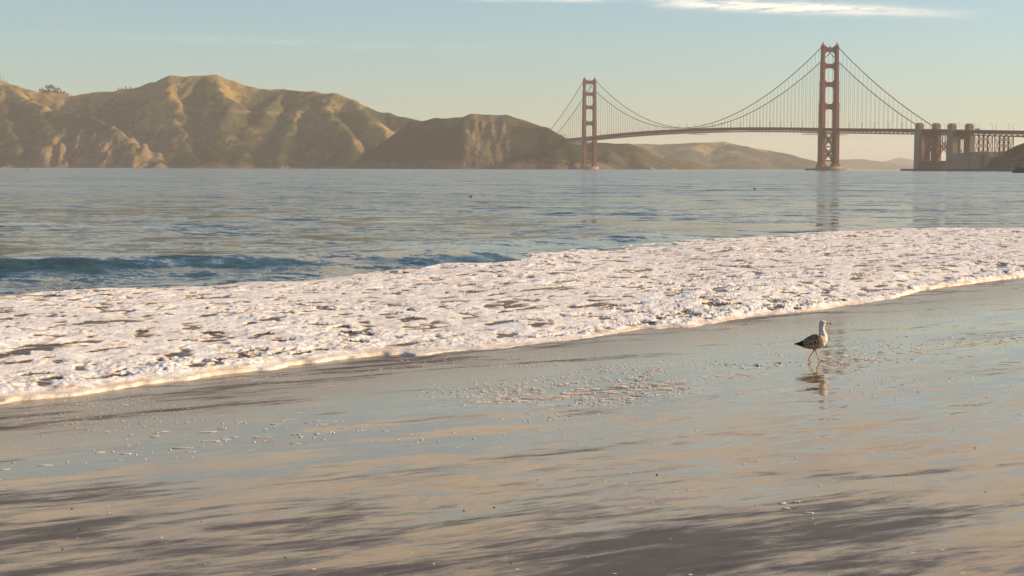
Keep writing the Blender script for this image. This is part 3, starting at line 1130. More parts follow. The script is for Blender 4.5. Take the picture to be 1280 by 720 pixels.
for w in (-HALF, HALF):
    m = MB()
    for a, b in zip(allS[:-1], allS[1:]):
        za, zb = deck_z(a), deck_z(b)
        m.bar(bp(a, w * 1.001, za + 0.6), bp(b, w * 1.001, zb + 0.6), 0.25, 1.1)
    bpart(m, 'railing', M['deck'], deck)
for w in (-HALF - 0.05, HALF + 0.05):
    m = MB()
    for i, (a, b) in enumerate(zip(allS[:-1], allS[1:])):
        za, zb = deck_z(a), deck_z(b)
        mid = (a + b) / 2
        zm = (za + zb) / 2
        D = 7.6
        m.bar(bp(a, w, za - 1.0), bp(b, w, zb - 1.0), 0.9, 1.5)
        m.bar(bp(a, w, za - D), bp(b, w, zb - D), 1.0, 1.2)
        m.bar(bp(a, w, za - D), bp(a, w, za - 1), 0.55)
        m.bar(bp(mid, w, zm - D), bp(mid, w, zm - 1), 0.45)
        m.bar(bp(a, w, za - D), bp(mid, w, zm - 1.2), 0.7)
        m.bar(bp(mid, w, zm - 1.2), bp(b, w, zb - D), 0.7)
    bpart(m, 'stiffening_truss', M['deck'])
m = MB()
for a in allS:
    za = deck_z(a)
    m.bar(bp(a, -HALF, za - 3.0), bp(a, HALF, za - 3.0), 0.6, 1.8)
    m.bar(bp(a, -HALF, za - 7.6), bp(a, HALF, za - 7.6), 0.5, 0.6)
    m.bar(bp(a, -HALF, za - 7.6), bp(a + seg, HALF, za - 7.6), 0.45, 0.45)
bpart(m, 'floor_framing', M['deck'])
# hanging work platforms below the deck
for s_ in (-25.0, 62.0, 590.0):
    m = MB()
    z_ = deck_z(s_) - 11.0
    m.box(bp(s_, 0, 0), trans, axis, UP, 16, 14, z_, z_ + 0.8)
    for a in (-15, 15):
        for b in (-12, 12):
            m.bar(bp(s_ + b, a, z_ + .8), bp(s_ + b, a, deck_z(s_) - 7.4), 0.5)
    bpart(m, 'work_platform', M['concrete'])


def cable_z(s):
    if 0 <= s <= SPAN:
        t = s / SPAN
        mid = deck_z(SPAN / 2) + 3.0
        e = 222.0
        return mid + (e - mid) * (2 * t - 1) ** 2
    if s < 0:
        t = -s / 343.0
        a, b = 222.0, deck_z(-343) + 3.5
    else:
        t = (s - SPAN) / 343.0
        a, b = 222.0, deck_z(SPAN + 343) + 3.5
    return a + (b - a) * t - 4 * 9.5 * t * (1 - t)


cables = []
for w in (-HALF, HALF):
    m = MB()
    sv = list(np.linspace(-343, 0, 24)) + list(np.linspace(0, SPAN, 90))[1:] + list(np.linspace(SPAN, SPAN + 343, 24))[1:]
    m.tube([bp(s, w, cable_z(s)) for s in sv], 0.72, 6)
    cables.append(bpart(m, 'main_cable', M['cable'], smooth=True))

spots = [(s, w) for w in (-HALF, HALF) for s in list(np.arange(-343 + seg, -8, seg)) + list(np.arange(seg, SPAN - 8, seg)) + list(np.arange(SPAN + seg, SPAN + 335, seg))
         if cable_z(s) - deck_z(s) > 4]
spots.sort(key=lambda q: q[0] - 2.2 * (cable_z(q[0]) - deck_z(q[0])))
rest = MB()
for i, (s, w) in enumerate(spots):
    mm = MB() if i < 100 else rest
    for o_ in (-0.55, 0.55):
        mm.bar(bp(s + o_, w, deck_z(s) + 0.2), bp(s + o_, w, cable_z(s)), 0.17)
    if i < 100:
        bpart(mm, 'suspender', M['cable'])
o = bpart(rest, 'suspenders', M['cable'])
o['kind'] = 'stuff'

# pylons, arch and viaduct at the south end
def pylon(s0, w):
    m = MB()
    c = bp(s0, w, 0)
    zt = deck_z(s0)
    m.box(c, trans, axis, UP, 4.8, 8.5, -2, zt - 3, 0.95)
    m.box(c, trans, axis, UP, 3.6, 9.1, -2, zt - 8, 0.95)
    m.box(c, trans, axis, UP, 4.1, 6.4, zt - 3, zt + 8.5)
    m.box(c, trans, axis, UP, 3.2, 5.2, zt + 8.5, zt + 10.6)
    m.box(c, trans, axis, UP, 4.5, 6.9, zt + 5.2, zt + 6.6)
    return bpart(m, 'pylon', M['concrete'])


for s0 in (-343.0, -441.0):
    for w in (-HALF - 1.5, HALF + 1.5):
        pylon(s0, w)
    m = MB()
    zt = deck_z(s0)
    m.box(bp(s0, 0, 0), trans, axis, UP, HALF - 3.6, 5.0, zt - 14, zt - 2.6)
    if s0 < -400:
        m.box(bp(s0, -6.5, 0), trans, axis, UP, 4.0, 5.2, -1, zt - 13.8)
    else:
        m.box(bp(s0, -3.0, 0), trans, axis, UP, 5.0, 4.8, -1, zt - 13.9)
    bpart(m, 'pylon_wall', M['concrete'])
for w in (-11.0, 11.0):
    m = MB()
    N = 12
    lo, hi = [], []
    for k in range(N + 1):
        t = k / N
        s = -349 - t * 86
        arch = 1 - (2 * t - 1) ** 2
        lo.append(bp(s, w, 12 + 27 * arch))
        hi.append(bp(s, w, 21 + 27 * arch))
    for k in range(N):
        m.bar(lo[k], lo[k + 1], 1.1, 1.1)
        m.bar(hi[k], hi[k + 1], 1.1, 1.1)
        m.bar(lo[k], hi[k + 1] if k < N / 2 else hi[k], 0.6)
        m.bar(hi[k], lo[k + 1], 0.6)
    for k in range(N + 1):
        m.bar(lo[k], hi[k], 0.6)
        s = -349 - k / N * 86
        m.bar(hi[k], bp(s, w, deck_z(s) - 2.0), 0.9)
    for k in range(N):
        s, s2 = -349 - k / N * 86, -349 - (k + 1) / N * 86
        m.bar(bp(s, w, deck_z(s) - 6), bp(s2, w, deck_z(s2) - 2.4), 0.5)
        m.bar(bp(s, w, deck_z(s) - 6.2), bp(s2, w, deck_z(s2) - 6.2), 0.7)
    bpart(m, 'arch_rib', M['steel'])
for s0 in (-506.0, -562.0):
    m = MB()
    zt = deck_z(s0) - 8
    z0 = 24
    for da in (-7.0, 7.0):
        for w in (-11.5, -3.8, 3.8, 11.5):
            m.bar(bp(s0 + da, w, z0), bp(s0 + da, w, zt), 1.0)
        h = (zt - z0) / 3
        for k in range(3):
            for wa, wb in ((-11.5, -3.8), (-3.8, 3.8), (3.8, 11.5)):
                m.bar(bp(s0 + da, wa, z0 + k * h), bp(s0 + da, wb, z0 + k * h + h), 0.5)
                m.bar(bp(s0 + da, wb, z0 + k * h), bp(s0 + da, wa, z0 + k * h + h), 0.5)
            m.bar(bp(s0 + da, -11.5, z0 + k * h), bp(s0 + da, 11.5, z0 + k * h), 0.6)
    for w in (-11.5, 11.5):
        m.bar(bp(s0 - 7, w, z0), bp(s0 + 7, w, zt), 0.5)
        m.bar(bp(s0 + 7, w, z0), bp(s0 - 7, w, zt), 0.5)
    bpart(m, 'viaduct_bent', M['steel'])

# anchorage block behind the second pylon
m = MB()
m.box(bp(-490, -3, 0), trans, axis, UP, 17, 42, -2, 25)
m.box(bp(-470, -12, 0), trans, axis, UP, 9, 30, -2, 27.5)
m.box(bp(-520, 0, 0), trans, axis, UP, 15, 26, 2, 29)
bpart(m, 'anchorage', M['concrete'])

# the brick fort under the arch
fort = MB()
fc = bp(-392, -9.0, 0)
fort.box(fc, trans, axis, UP, 16, 34, -1, 14.5)
fort.box(fc, trans, axis, UP, 16.6, 34.6, 14.5, 15.8)
fort_o = fort.build('fort', M['brick'])
tag(fort_o, 'low square brick fort under the steel arch between the concrete pylons', 'fort')
for k in range(7):
    for zz in (4.0, 9.0):
        w_ = MB()
        c = bp(-366 - k * 9.0, -9.0 - 16.0, 0)
        w_.box(c, trans, axis, UP, 0.12, 0.9, zz, zz + 1.8)
        w_.build('gun_port', M['dark'], fort_o)
# sea wall and rock shelf round the point
m = MB()
pts = [bp(-300, -24, -2), bp(-350, -34, -2), bp(-480, -34, -2), bp(-640, -20, -2), bp(-640, 60, -2), bp(-330, 60, -2), bp(-300, 20, -2)]
m.prism(pts, UP * 5.2)
tag(m.build('sea_wall', M['rock']), 'low dark stone sea wall round the foot of the pylons', 'sea wall')

# street lamps on the deck
lamp0 = None


def make_lamp():
    m = MB()
    m.tube([(0, 0, 0), (0, 0, 9.5), (0.6, 0, 10.6), (2.2, 0, 11.0)], [0.30, 0.22, 0.18, 0.15], 5)
    m.box((2.6, 0, 0), Vector((1, 0, 0)), Vector((0, 1, 0)), UP, 0.9, 0.35, 10.7, 11.1)
    return m.build('street_lamp', M['lamp'])


for i, s in enumerate(np.arange(-740, SPAN + 200, 45.7)):
    for sg in (-1, 1):
        if lamp0 is None:
            lamp0 = make_lamp()
            lo_ = lamp0
        else:
            lo_ = lamp0.copy()
            COL.objects.link(lo_)
        lo_.location = bp(s, sg * 11.5, deck_z(s))
        lo_.rotation_euler = (0, 0, math.atan2(trans.y, trans.x) + (math.pi if sg > 0 else 0))
        tag(lo_, 'slim dark street lamp standing on the red bridge deck', 'street lamp', 'street lamps along the bridge deck')

# a coach crossing beside the second pylon
bus = empty('coach', tuple(bp(-500, -6, deck_z(-500) + 0.02)))
bus.rotation_euler = (0, 0, math.atan2(axis.y, axis.x))
ex, ey = Vector((1, 0, 0)), Vector((0, 1, 0))
m = MB()
m.box((0, 0, 0), ex, ey, UP, 6.5, 1.3, 0.55, 3.1, 0.97)
m.box((0, 0, 0), ex, ey, UP, 6.2, 1.2, 3.1, 3.4, 0.95)
m.build('body', M['white'], bus)
for sg in (-1, 1):
    m = MB()
    m.box((0, sg * 1.29, 0), ex, ey, UP, 5.8, 0.03, 1.7, 2.7)
    m.build('window', M['glass'], bus)
for a in (-4.2, 4.0):
    for sg in (-1, 1):
        m = MB()
        m.tube([(a, sg * 1.0, 0.5), (a, sg * 1.35, 0.5)], 0.5, 10)
        m.build('wheel', M['black'], bus)
tag(bus, 'pale coach driving along the bridge deck right of the pylons', 'coach')

# ------------------------------------------------------------------ rocks, buoys, boats
def rock(name, c, r, seed, label, mat=None):
    n1, n2 = 26, 40
    v = []
    for i in range(n1):
        th = math.pi * i / (n1 - 1)
        for j in range(n2):
            ph = 2 * math.pi * j / n2
            x, y, z = math.sin(th) * math.cos(ph), math.sin(th) * math.sin(ph), math.cos(th)
            v.append((x, y, z))
    v = np.array(v)
    n = fbm(v[:, 0] * 1.6 + v[:, 2], v[:, 1] * 1.6 - v[:, 2] * .7, 5, seed)
    k = 1 + 0.55 * n
    v = v * k[:, None] * np.array(r) + np.array(c)
    f = [(i * n2 + j, i * n2 + (j + 1) % n2, (i + 1) * n2 + (j + 1) % n2, (i + 1) * n2 + j) for i in range(n1 - 1) for j in range(n2)]
    return tag(raw_mesh(name, v, np.array(f), mat or M['rock'], smooth=True), label, 'rock')


g = P(1284, 215.5, 1300)
rock('sea_rock', (g.x, 1300, 0.3), (9.5, 6, 4.6), 301, 'dark rounded rock in the water at the far right edge')

rock_spots = [(12, 4830, 7, 5), (26, 4835, 4, 3), (64, 4840, 5, 3), (112, 4830, 6, 4), (198, 4810, 8, 4), (212, 4815, 5, 2.5), (352, 4830, 6, 3), (362, 4825, 4, 2.5), (436, 4790, 7, 6),
              (450, 4780, 5, 4), (462, 4775, 6, 5), (474, 4770, 5, 3), (540, 4450, 5, 3), (640, 4420, 5, 3), (692, 4410, 6, 3.5), (812, 4850, 12, 6), (840, 4900, 9, 4)]
for k, (px, Yr, w_, h_) in enumerate(rock_spots):
    o = rock('shore_rock', ((px - 640) / F * Yr, Yr, 0.2), (w_, w_ * .7, h_), 320 + k, 'low weathered rock at the foot of the far headland cliffs', M['shore_rock'])
    o['group'] = 'rocks below the headland cliffs'

buoy = empty('buoy', tuple(on_level(387.5, 223.8, -0.15)))
m = MB()
m.tube([(0, 0, -0.2), (0, 0, 0.0), (0, 0, 0.45), (0, 0, 0.62)], [0.35, 0.75, 0.75, 0.4], 14)
m.build('float', M['orange'], buoy)
m = MB()
m.tube([(0.0, 0, 0.6), (0, 0, 1.0)], [0.12, 0.1], 8)
m.build('post', M['black'], buoy)
buoy.scale = (0.40, 0.40, 0.40)
tag(buoy, 'small orange buoy floating off the headland cliffs', 'buoy')
b2 = empty('buoy', tuple(on_level(943.5, 237.6, -0.1)))
m = MB()
m.tube([(0, 0, -0.2), (0, 0, 0.05), (0, 0, 0.35), (0, 0, 0.55), (0, 0, 0.62)], [0.2, 0.36, 0.38, 0.22, 0.08], 14)
m.build('float', M['black'], b2)
b2.scale = (0.42, 0.42, 0.42)
tag(b2, 'small black buoy floating near the left of the nearer tower', 'buoy')


def seabird(px, py, label):
    c = on_level(px, py, -0.02)
    n = 14
    m = MB()
    m.tube([(-.24, 0, .12), (-.15, 0, .08), (0, 0, .07), (.13, 0, .09), (.17, 0, .18), (.18, 0, .27), (.22, 0, .30), (.30, 0, .29)], [.015, .07, .10, .08, .045, .04, .042, .008], n)
    o = m.build('floating_bird', M['black'], None, True)
    o.location = c
    o.scale = (0.55, 0.55, 0.55)
    tag(o, label, 'bird')


seabird(588, 246.5, 'dark bird floating alone in mid-channel water left of the farther tower')
seabird(165, 214.2, 'dark bird floating far out below the sandy cove of the headland')
seabird(250, 344.5, 'dark bird floating just behind the dark swell') if False else None


def boat(px, py, Lb, label, hull):
    c = on_level(px, py, 0)
    r = empty('motor_boat', tuple(c))
    r.rotation_euler = (0, 0, R(12))
    m = MB()
    a = Lb / 2
    prof = [(-a, .9), (-a, -.1), (a * .7, -.1), (a, 1.25), (a * .4, 1.1)]
    m.prism([(x, -Lb * .14, z) for x, z in prof], (0, Lb * .28, 0))
    m.build('hull', hull, r)
    m = MB()
    m.prism([(x, -Lb * .1, z) for x, z in ((-a * .3, .95), (a * .35, 1.0), (a * .12, 2.3), (-a * .3, 2.3))], (0, Lb * .2, 0))
    m.build('cabin', M['white'], r)
    m = MB()
    for sg in (-1, 1):
        m.box((-a * .08, sg * Lb * .101, 0), ex, ey, UP, a * .16, .02, 1.5, 2.0)
    m.build('window', M['glass'], r)
    tag(r, label, 'boat')


boat(5, 209.6, 7.5, 'small white motor boat under the cliffs at the far left', M['white'])
boat(35, 215.5, 2.6, 'tiny pale skiff alone off the red cliffs', M['white'])


# ------------------------------------------------------------------ trees
def tree_parts(h, seed, conifer=True):
    rnd = random.Random(seed)
    tr = MB()
    tr.tube([(0, 0, -1), (0.2, 0, h * .4), (0, 0.2, h * .85)], [h * .035, h * .025, h * .008], 6)
    cr = MB()
    n = 210
    for _ in range(n):
        if conifer:
            t = rnd.random() ** 0.8
            rad = h * .22 * (1 - t * .72) * (0.65 + .5 * rnd.random())
            z = h * (.22 + .76 * t)
        else:
            t = rnd.random()
            rad = h * .38 * math.sqrt(max(0, 1 - (2 * t - 1) ** 2)) * (0.5 + .6 * rnd.random())
            z = h * (.30 + .68 * t)
        a = rnd.random() * 6.283
        c = Vector((math.cos(a) * rad, math.sin(a) * rad, z))
        s = h * rnd.uniform(.035, .075)
        d1 = Vector((rnd.gauss(0, 1), rnd.gauss(0, 1), rnd.gauss(0, .6))).normalized()
        d2 = d1.cross(Vector((rnd.gauss(0, 1), rnd.gauss(0, 1), rnd.gauss(0, 1)))).normalized()
        d3 = d1.cross(d2)
        b = len(cr.v)
        cr.v += [tuple(c + d1 * s), tuple(c - d1 * s), tuple(c + d2 * s), tuple(c - d2 * s), tuple(c + d3 * s * .6), tuple(c - d3 * s * .6)]
        for i, j, k in ((0, 2, 4), (2, 1, 4), (1, 3, 4), (3, 0, 4), (2, 0, 5), (1, 2, 5), (3, 1, 5), (0, 3, 5)):
            cr.f.append((b + i, b + j, b + k))
    return tr, cr


protos = []
for k in range(3):
    tr, cr = tree_parts(15.0, 50 + k, k < 2)
    protos.append((tr, cr))
made = {}


def put_tree(x, y, z, sc, k, label, group):
    r = empty('pine_tree', (x, y, z))
    r.scale = (sc, sc, sc)
    r.rotation_euler = (0, 0, random.random() * 6)
    if k not in made:
        made[k] = (protos[k][0].build('trunk', M['bark'], r), protos[k][1].build('crown', M['leaf'], r))
    else:
        for q in made[k]:
            c = q.copy()
            COL.objects.link(c)
            c.parent = r
    tag(r, label, 'tree', group)


for px, sc in ((50, .8), (53, .95), (56, .9), (59, 1.1), (62, 1.0), (64.5, 1.15), (67, 1.0), (70, 1.05), (73, .9), (76, .85), (80, .7), (84, .6), (55, .7), (61, .8), (68, .75), (72, .7)):
    yy_ = 5636 + random.uniform(-14, 10)
    p = P(px, 112, yy_)
    z, _ = hill_h(p.x, yy_)
    put_tree(p.x, yy_, z - 1, sc, random.choice((0, 2)), 'dark pine in the tight clump on the skyline above the left hills', 'skyline pines')
for px, sc in ((148, .6), (152, .5), (157, .65), (163, .6), (169, .6)):
    p = P(px, 112, 5450)
    z, _ = hill_h(p.x, 5450)
    put_tree(p.x, 5450, z - 1, sc, 1, 'small lone pine spaced along the ridge left of the highest hill', 'ridge pines')

# wooded hillside: far off, read as one mass
wv, wf, nb = [], [], 0
cr = protos[2][1]
base_v = np.array(cr.v)[: 6 * 60]
base_f = np.array(cr.f)[: 8 * 60]


def wood(count, region, hfun, test):
    global nb
    k = 0
    tries = 0
    while k < count and tries < count * 30:
        tries += 1
        x = random.uniform(region[0], region[1])
        y = random.uniform(region[2], region[3])
        z, cv = hfun(x, y)
        if z < 6 or z > 195 or not test(x, y, z, cv):
            continue
        s = random.uniform(.4, .95)
        a = random.random() * 6.28
        R2 = np.array([[math.cos(a), -math.sin(a), 0], [math.sin(a), math.cos(a), 0], [0, 0, 1]])
        wv.append((base_v @ R2.T) * s + np.array((x, y, z - 2.0 * s)))
        wf.append(base_f + nb)
        nb += len(base_v)
        k += 1


def wtest(x, y, z, cv):
    n = float(fbm(np.array([x / 160]), np.array([y / 160]), 3, 402)[0])
    px = 640 + x / y * F
    a = max(0, 1 - abs(px - 130) / 75) if 110 < z < 190 and px < 205 else 0
    b = max(0, 1 - abs(px - 320) / 130) if z < 95 else 0
    return n + 0.8 * max(a, b) - cv * 0.02 > 0.38


wood(900, (-2000, -420, 4800, 5300), hill_h, wtest)
wood(120, (100, 300, 4350, 4700), bluff_h, lambda x, y, z, cv: z < 90 and random.random() < .3)
w_o = raw_mesh('hillside_wood', np.concatenate(wv), np.concatenate(wf), M['leaf'])
tag(w_o, 'dark far-off wood and scrub growing in the hollows of the left headland', 'wood', kind='stuff')

# radio masts on the far left summit
for px, hgt, lab in ((1.0, 28, 'tallest thin radio mast on the far left hilltop'), (4.5, 20, 'shorter thin radio mast second from the left on the hilltop'), (8.5, 14, 'shortest thin radio mast rightmost on the left hilltop')):
    p = P(px, 100, 5500)
    z, _ = hill_h(p.x, 5500)
    m = MB()
    m.tube([(0, 0, -2), (0, 0, hgt * .6), (0, 0, hgt)], [.7, .5, .3], 6)
    for k in range(3):
        a = k * 2.1
        m.bar((math.cos(a) * hgt * .25, math.sin(a) * hgt * .25, -6), (0, 0, hgt * .62), .12)
    o = m.build('radio_mast', M['lamp'])
    o.location = (p.x, 5500, z)
    tag(o, lab, 'radio mast')

# houses on the far town hills
hs = [(879, 194, 24), (882, 196, 18), (903, 188, 24), (892, 184, 16), (870, 199, 16), (915, 196, 16), (925, 193, 14), (958, 199, 16), (888, 201, 14)]
h0 = None
for i, (px, py, wd) in enumerate(hs):
    # walk towards the hill until the sight line meets the ground
    hit = None
    for Yq in range(7650, 8600, 8):
        p = P(px, py, Yq)
        z, _ = town_h(p.x, Yq)
        if z >= p.z and z > 3:
            hit = (p.x, Yq, z)
            break
    if hit is None:
        continue
    r = empty('house', hit)
    s = wd / 40
    r.scale = (s, s, s)
    r.rotation_euler = (0, 0, R(-20 + 17 * (i % 4)))
    if h0 is None:
        m = MB()
        m.box((0, 0, 0), ex, ey, UP, 9, 6, -4, 7.5)
        a = m.build('wall', M['white'], r)
        m = MB()
        m.prism([(-9.8, -6.8, 7.5), (-9.8, 6.8, 7.5), (-9.8, 0, 11.5)], (19.6, 0, 0))
        b = m.build('roof', M['roof'], r)
        wins = []
        for xx in (-5, 0, 5):
            m = MB()
            m.box((xx, -6.03, 0), ex, ey, UP, 1.4, .06, 2.0, 5.0)
            wins.append(m.build('window', M['glass'], r))
        h0 = [a, b] + wins
    else:
        for q in h0:
            c = q.copy()
            COL.objects.link(c)
            c.parent = r
    tag(r, 'small white house among the hazy far hills seen under the bridge', 'house', 'houses on the far hills')


# ------------------------------------------------------------------ the gull
def zp(zx, zy):
    k = 0.001635
    return ((zx - 215) * k, (372 - zy) * k)


K = 0.001635
gull_at = on_sand(1018, 451.5)
gull = empty('gull', tuple(gull_at))
gv, gf = [], []


def loft(rings, n=22, off=(0, 0, 0)):
    """rings: (x, z, half height across the path, half width)"""
    global gv, gf
    b0 = len(gv)
    pts = [Vector((r[0], 0, r[1])) for r in rings]
    for i, r in enumerate(rings):
        d = (pts[min(i + 1, len(pts) - 1)] - pts[max(i - 1, 0)]).normalized()
        nrm = Vector((-d.z, 0, d.x))
        for k in range(n):
            a = 2 * math.pi * k / n
            gv.append(tuple(pts[i] + nrm * (math.sin(a) * r[2]) + Vector((0, math.cos(a) * r[3], 0)) + Vector(off)))
    for i in range(len(rings) - 1):
        for k in range(n):
            k2 = (k + 1) % n
            gf.append((b0 + i * n + k, b0 + i * n + k2, b0 + (i + 1) * n + k2, b0 + (i + 1) * n + k))
    gf.append(tuple(b0 + k for k in range(n - 1, -1, -1)))
    e = b0 + (len(rings) - 1) * n
    gf.append(tuple(e + k for k in range(n)))


body = [(86, 254, 4, 10), (110, 257, 9, 20), (140, 259, 21, 33), (170, 254, 35, 45), (200, 244, 46, 53), (228, 236, 52, 56), (252, 228, 51, 54), (268, 213, 42, 47), (272, 195, 30, 34),
        (266, 172, 22.5, 25), (262, 150, 19, 21), (262, 132, 19.5, 20), (266, 116, 24, 22), (272, 107, 21, 19), (282, 106, 15, 13), (292, 109, 8, 7)]
loft([(*zp(a, b), c * K, d * K) for a, b, c, d in body])
# folded wings, one along each flank, crossing over the tail
for sg in (-1, 1):
    wing = [(262, 222, 22, 9), (245, 220, 32, 12), (215, 224, 34, 13), (180, 234, 27, 12), (145, 245, 17, 10), (110, 251, 9, 8), (76, 253, 4, 4)]
    n0 = len(gv)
    loft([(*zp(a, b), c * K, d * K) for a, b, c, d in wing], 14)
    for i in range(n0, len(gv)):
        x, y, z = gv[i]
        t = min(1, max(0, (x / K + 215 - 76) / 150))
        gv[i] = (x, y + sg * (8 + 36 * t ** 0.7) * K, z)
# thighs, shanks and toes
def limb(pts, y, n=8):
    loft([(p[0], p[1], p[2], p[2]) for p in pts], n, (0, y, 0))


limb([(*zp(212, 268), 16 * K), (*zp(208, 290), 9 * K), (*zp(203, 303), 5 * K), (*zp(188, 325), 4.2 * K), (*zp(176, 344), 4.0 * K), (*zp(170, 366), 4.0 * K)], -0.024)
limb([(*zp(222, 268), 16 * K), (*zp(226, 290), 9 * K), (*zp(228, 303), 5 * K), (*zp(236, 328), 4.2 * K), (*zp(247, 350), 4.0 * K), (*zp(252, 363), 4.0 * K)], 0.024)


def webfoot(x, y, lift, ln, yaw):
    """three toes and the web between them"""
    b = len(gv)
    c, s = math.cos(yaw), math.sin(yaw)
    out = [(-0.012, -0.005), (0.3 * ln, -0.010), (0.80 * ln, -0.032), (0.86 * ln, -0.017), (ln, 0.0), (0.86 * ln, 0.017), (0.80 * ln, 0.032), (0.3 * ln, 0.010), (-0.012, 0.005)]
    for zz in (0.0, 0.0075):
        for a, d in out:
            gv.append((x + a * c - d * s, y + a * s + d * c, zz + lift * max(0, 1 - a / ln) * 0.9 - 0.001))
    n = len(out)
    gf.append(tuple(b + k for k in range(n - 1, -1, -1)))
    gf.append(tuple(b + n + k for k in range(n)))
    for k in range(n):
        k2 = (k + 1) % n
        gf.append((b + k, b + k2, b + n + k2, b + n + k))


webfoot(zp(170, 366)[0], -0.024, 0.012, 0.045, -0.35)
webfoot(zp(252, 362)[0], 0.024, 0.010, 0.055, 0.05)
tmp = bpy.data.meshes.new('gull_tmp')
tmp.from_pydata(gv, [], gf)
tmp_o = bpy.data.objects.new('gull_tmp', tmp)
COL.objects.link(tmp_o)
rm = tmp_o.modifiers.new('r', 'REMESH')
rm.mode = 'VOXEL'
rm.voxel_size = 0.0026
sm = tmp_o.modifiers.new('s', 'SMOOTH')
sm.factor = 0.5
sm.iterations = 3
dg = bpy.context.evaluated_depsgraph_get()
gm = bpy.data.meshes.new_from_object(tmp_o.evaluated_get(dg))
bpy.data.objects.remove(tmp_o)
n = len(gm.vertices)
co = np.empty(n * 3, np.float32)
gm.vertices.foreach_get('co', co)
co = co.reshape(-1, 3)
gm.polygons.foreach_set('use_smooth', np.ones(len(gm.polygons), bool))
zx, zy = co[:, 0] / K + 215, 372 - co[:, 2] / K
yy = np.abs(co[:, 1]) / K
WHITE = np.array((0.60, 0.57, 0.52))
GREY = np.array((0.34, 0.30, 0.26))
BROWN = np.array((0.24, 0.155, 0.085))
TAN = np.array((0.55, 0.42, 0.27))
BLK = np.array((0.025, 0.022, 0.02))
LEGC = np.array((0.75, 0.24, 0.06))
cc = np.broadcast_to(WHITE, (n, 3)).copy()
nz = fbm(zx / 14, zy / 9 + co[:, 1] * 60, 3, 500)
nz2 = fbm(zx / 6, zy / 5 + co[:, 1] * 90, 2, 505)
cc = mixc(cc, np.broadcast_to(GREY * .85, cc.shape), 0.92 * sstep(-0.35, 0.2, nz + 0.9 * sstep(252, 285, zy) * sstep(270, 215, zx)) * sstep(285, 230, zx) * sstep(170, 200, zy))  # grey-brown mottling, with underside shade put into the belly colour
topline = np.interp(zx, [80, 130, 180, 230, 262, 275], [248, 236, 213, 188, 188, 210])
low = np.interp(zx, [80, 130, 180, 220, 250, 272], [262, 266, 268, 262, 252, 225])
wingm = sstep(4, -3, zy - low) * sstep(277, 262, zx) * sstep(178, 188, zy)
front = sstep(218, 240, zx + 14 * nz)
wc = mixc(np.broadcast_to(BROWN * .75, cc.shape), np.broadcast_to(np.array((0.72, 0.50, 0.26)), cc.shape), front)  # gold wing front: its sunlit patch is painted into the plumage
wc = mixc(wc, np.broadcast_to(BROWN * .28, cc.shape), sstep(0.0, 0.2, nz2 + .12) * (1 - .75 * front) * sstep(low - 34, low - 20, zy) * 0.9)
wc = mixc(wc, np.broadcast_to(TAN, cc.shape), (1 - front) * np.exp(-((zy - (topline + 16)) / 7) ** 2) * sstep(-.3, .2, nz) * .8)
wc = mixc(wc, np.broadcast_to(TAN, cc.shape), (1 - .6 * front) * sstep(0.08, 0.28, nz) * .9)
wc = mixc(wc, np.broadcast_to(BLK * 1.6, cc.shape), (1 - .5 * front) * sstep(0.12, 0.3, -nz) * .8)
wc = mixc(wc, np.broadcast_to(WHITE * .85, cc.shape), np.exp(-((zy - (low - 4)) / 4) ** 2) * sstep(150, 180, zx) * .8)
cc = mixc(cc, wc, wingm)
cc = mixc(cc, np.broadcast_to(BLK, cc.shape), sstep(140, 118, zx + 10 * nz) * wingm)
cc = mixc(cc, np.broadcast_to(GREY * .8, cc.shape), 0.85 * np.exp(-((zx - 272) / 14) ** 2 - ((zy - 107) / 9) ** 2))
cc = mixc(cc, np.broadcast_to(GREY, cc.shape), 0.7 * sstep(-0.1, 0.4, nz) * sstep(262, 250, zx) * sstep(180, 165, zy))  # grey mottling, with the shaded back of head and neck painted in
cc = mixc(cc, np.broadcast_to(LEGC, cc.shape), sstep(292, 299, zy))
a = gm.attributes.new('tint', 'FLOAT_COLOR', 'POINT')
a.data.foreach_set('color', np.concatenate([cc, np.ones((n, 1))], 1).astype(np.float32).ravel())
gm.materials.clear()
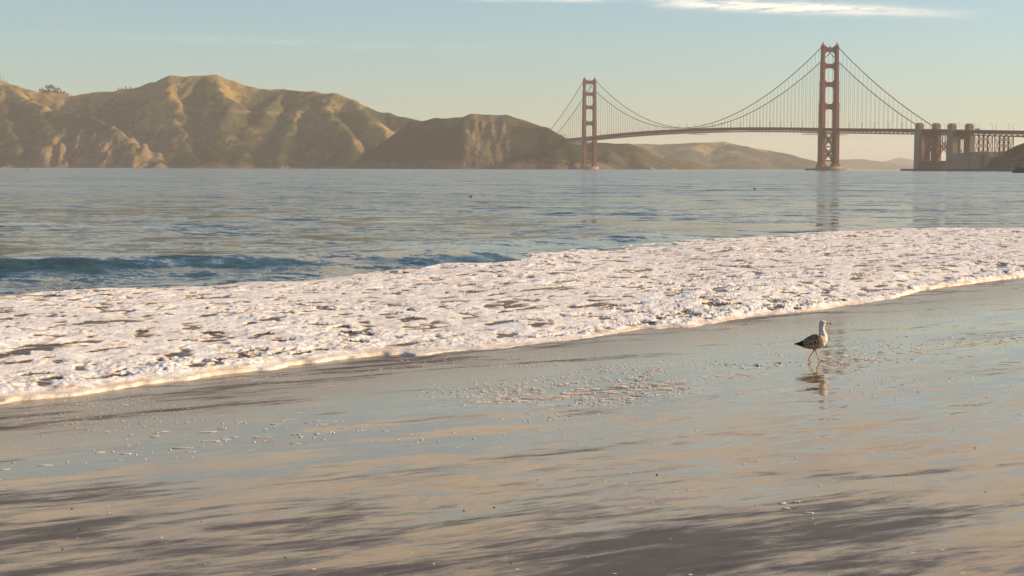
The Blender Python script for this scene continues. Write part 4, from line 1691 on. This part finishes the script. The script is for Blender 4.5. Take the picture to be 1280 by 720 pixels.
gm.materials.append(M['gull'])
gb = bpy.data.objects.new('body', gm)
link(gb, gull)
bk_ = MB()
x0, z0 = zp(288, 109)
x1, z1 = zp(333, 117)
bk_.tube([(x0, 0, z0), (x0 + 0.018, 0, z0 - .001), (x0 + .045, 0, z0 - .004), (x0 + .062, 0, z0 - .009), (x1, 0, z1 - .005)], [.0125, .0105, .0095, .0085, .002], 12)
beak = bk_.build('beak', M['beak'], gull, True)
t = MB()
t.tube([(x0 + .050, 0, z0 - .004), (x0 + .060, 0, z0 - .008), (x1 + .0005, 0, z1 - .005)], [.0100, .0092, .0026], 12)
t.build('beak_tip', M['black'], beak, True)
for sg in (-1, 1):
    e = MB()
    ex_, ez_ = zp(277, 103)
    c = Vector((ex_, sg * 0.0275, ez_))
    e.tube([c + Vector((0, -sg * .006, 0)), c, c + Vector((0, sg * .003, 0))], [.006, .0055, .002], 10)
    e.build('eye', M['black'], gull, True)
gull.rotation_euler = (0, 0, R(5))
gull.scale = (1.03, 1.03, 1.03)
tag(gull, 'young brown and white gull striding right along the wet sand', 'gull')

# ------------------------------------------------------------------ haze
hz = MB()
x0, x1, y0, y1, z0, z1 = -20500, 20500, -300, 20500, -6, 302
hz.poly8([(x0, y0, z0), (x1, y0, z0), (x1, y1, z0), (x0, y1, z0), (x0, y0, z1), (x1, y0, z1), (x1, y1, z1), (x0, y1, z1)])
hm = bpy.data.materials.new('haze_air')
hm.use_nodes = True
for nd in list(hm.node_tree.nodes):
    if nd.type == 'BSDF_PRINCIPLED':
        hm.node_tree.nodes.remove(nd)
vol = hm.node_tree.nodes.new('ShaderNodeVolumePrincipled')
vol.inputs['Color'].default_value = (1.0, 0.955, 0.90, 1)
vol.inputs['Density'].default_value = 0.000047
vol.inputs['Anisotropy'].default_value = 0.05
hm.node_tree.links.new(vol.outputs[0], [q for q in hm.node_tree.nodes if q.type == 'OUTPUT_MATERIAL'][0].inputs['Volume'])
hz_o = hz.build('haze', hm)
tag(hz_o, kind='stuff')
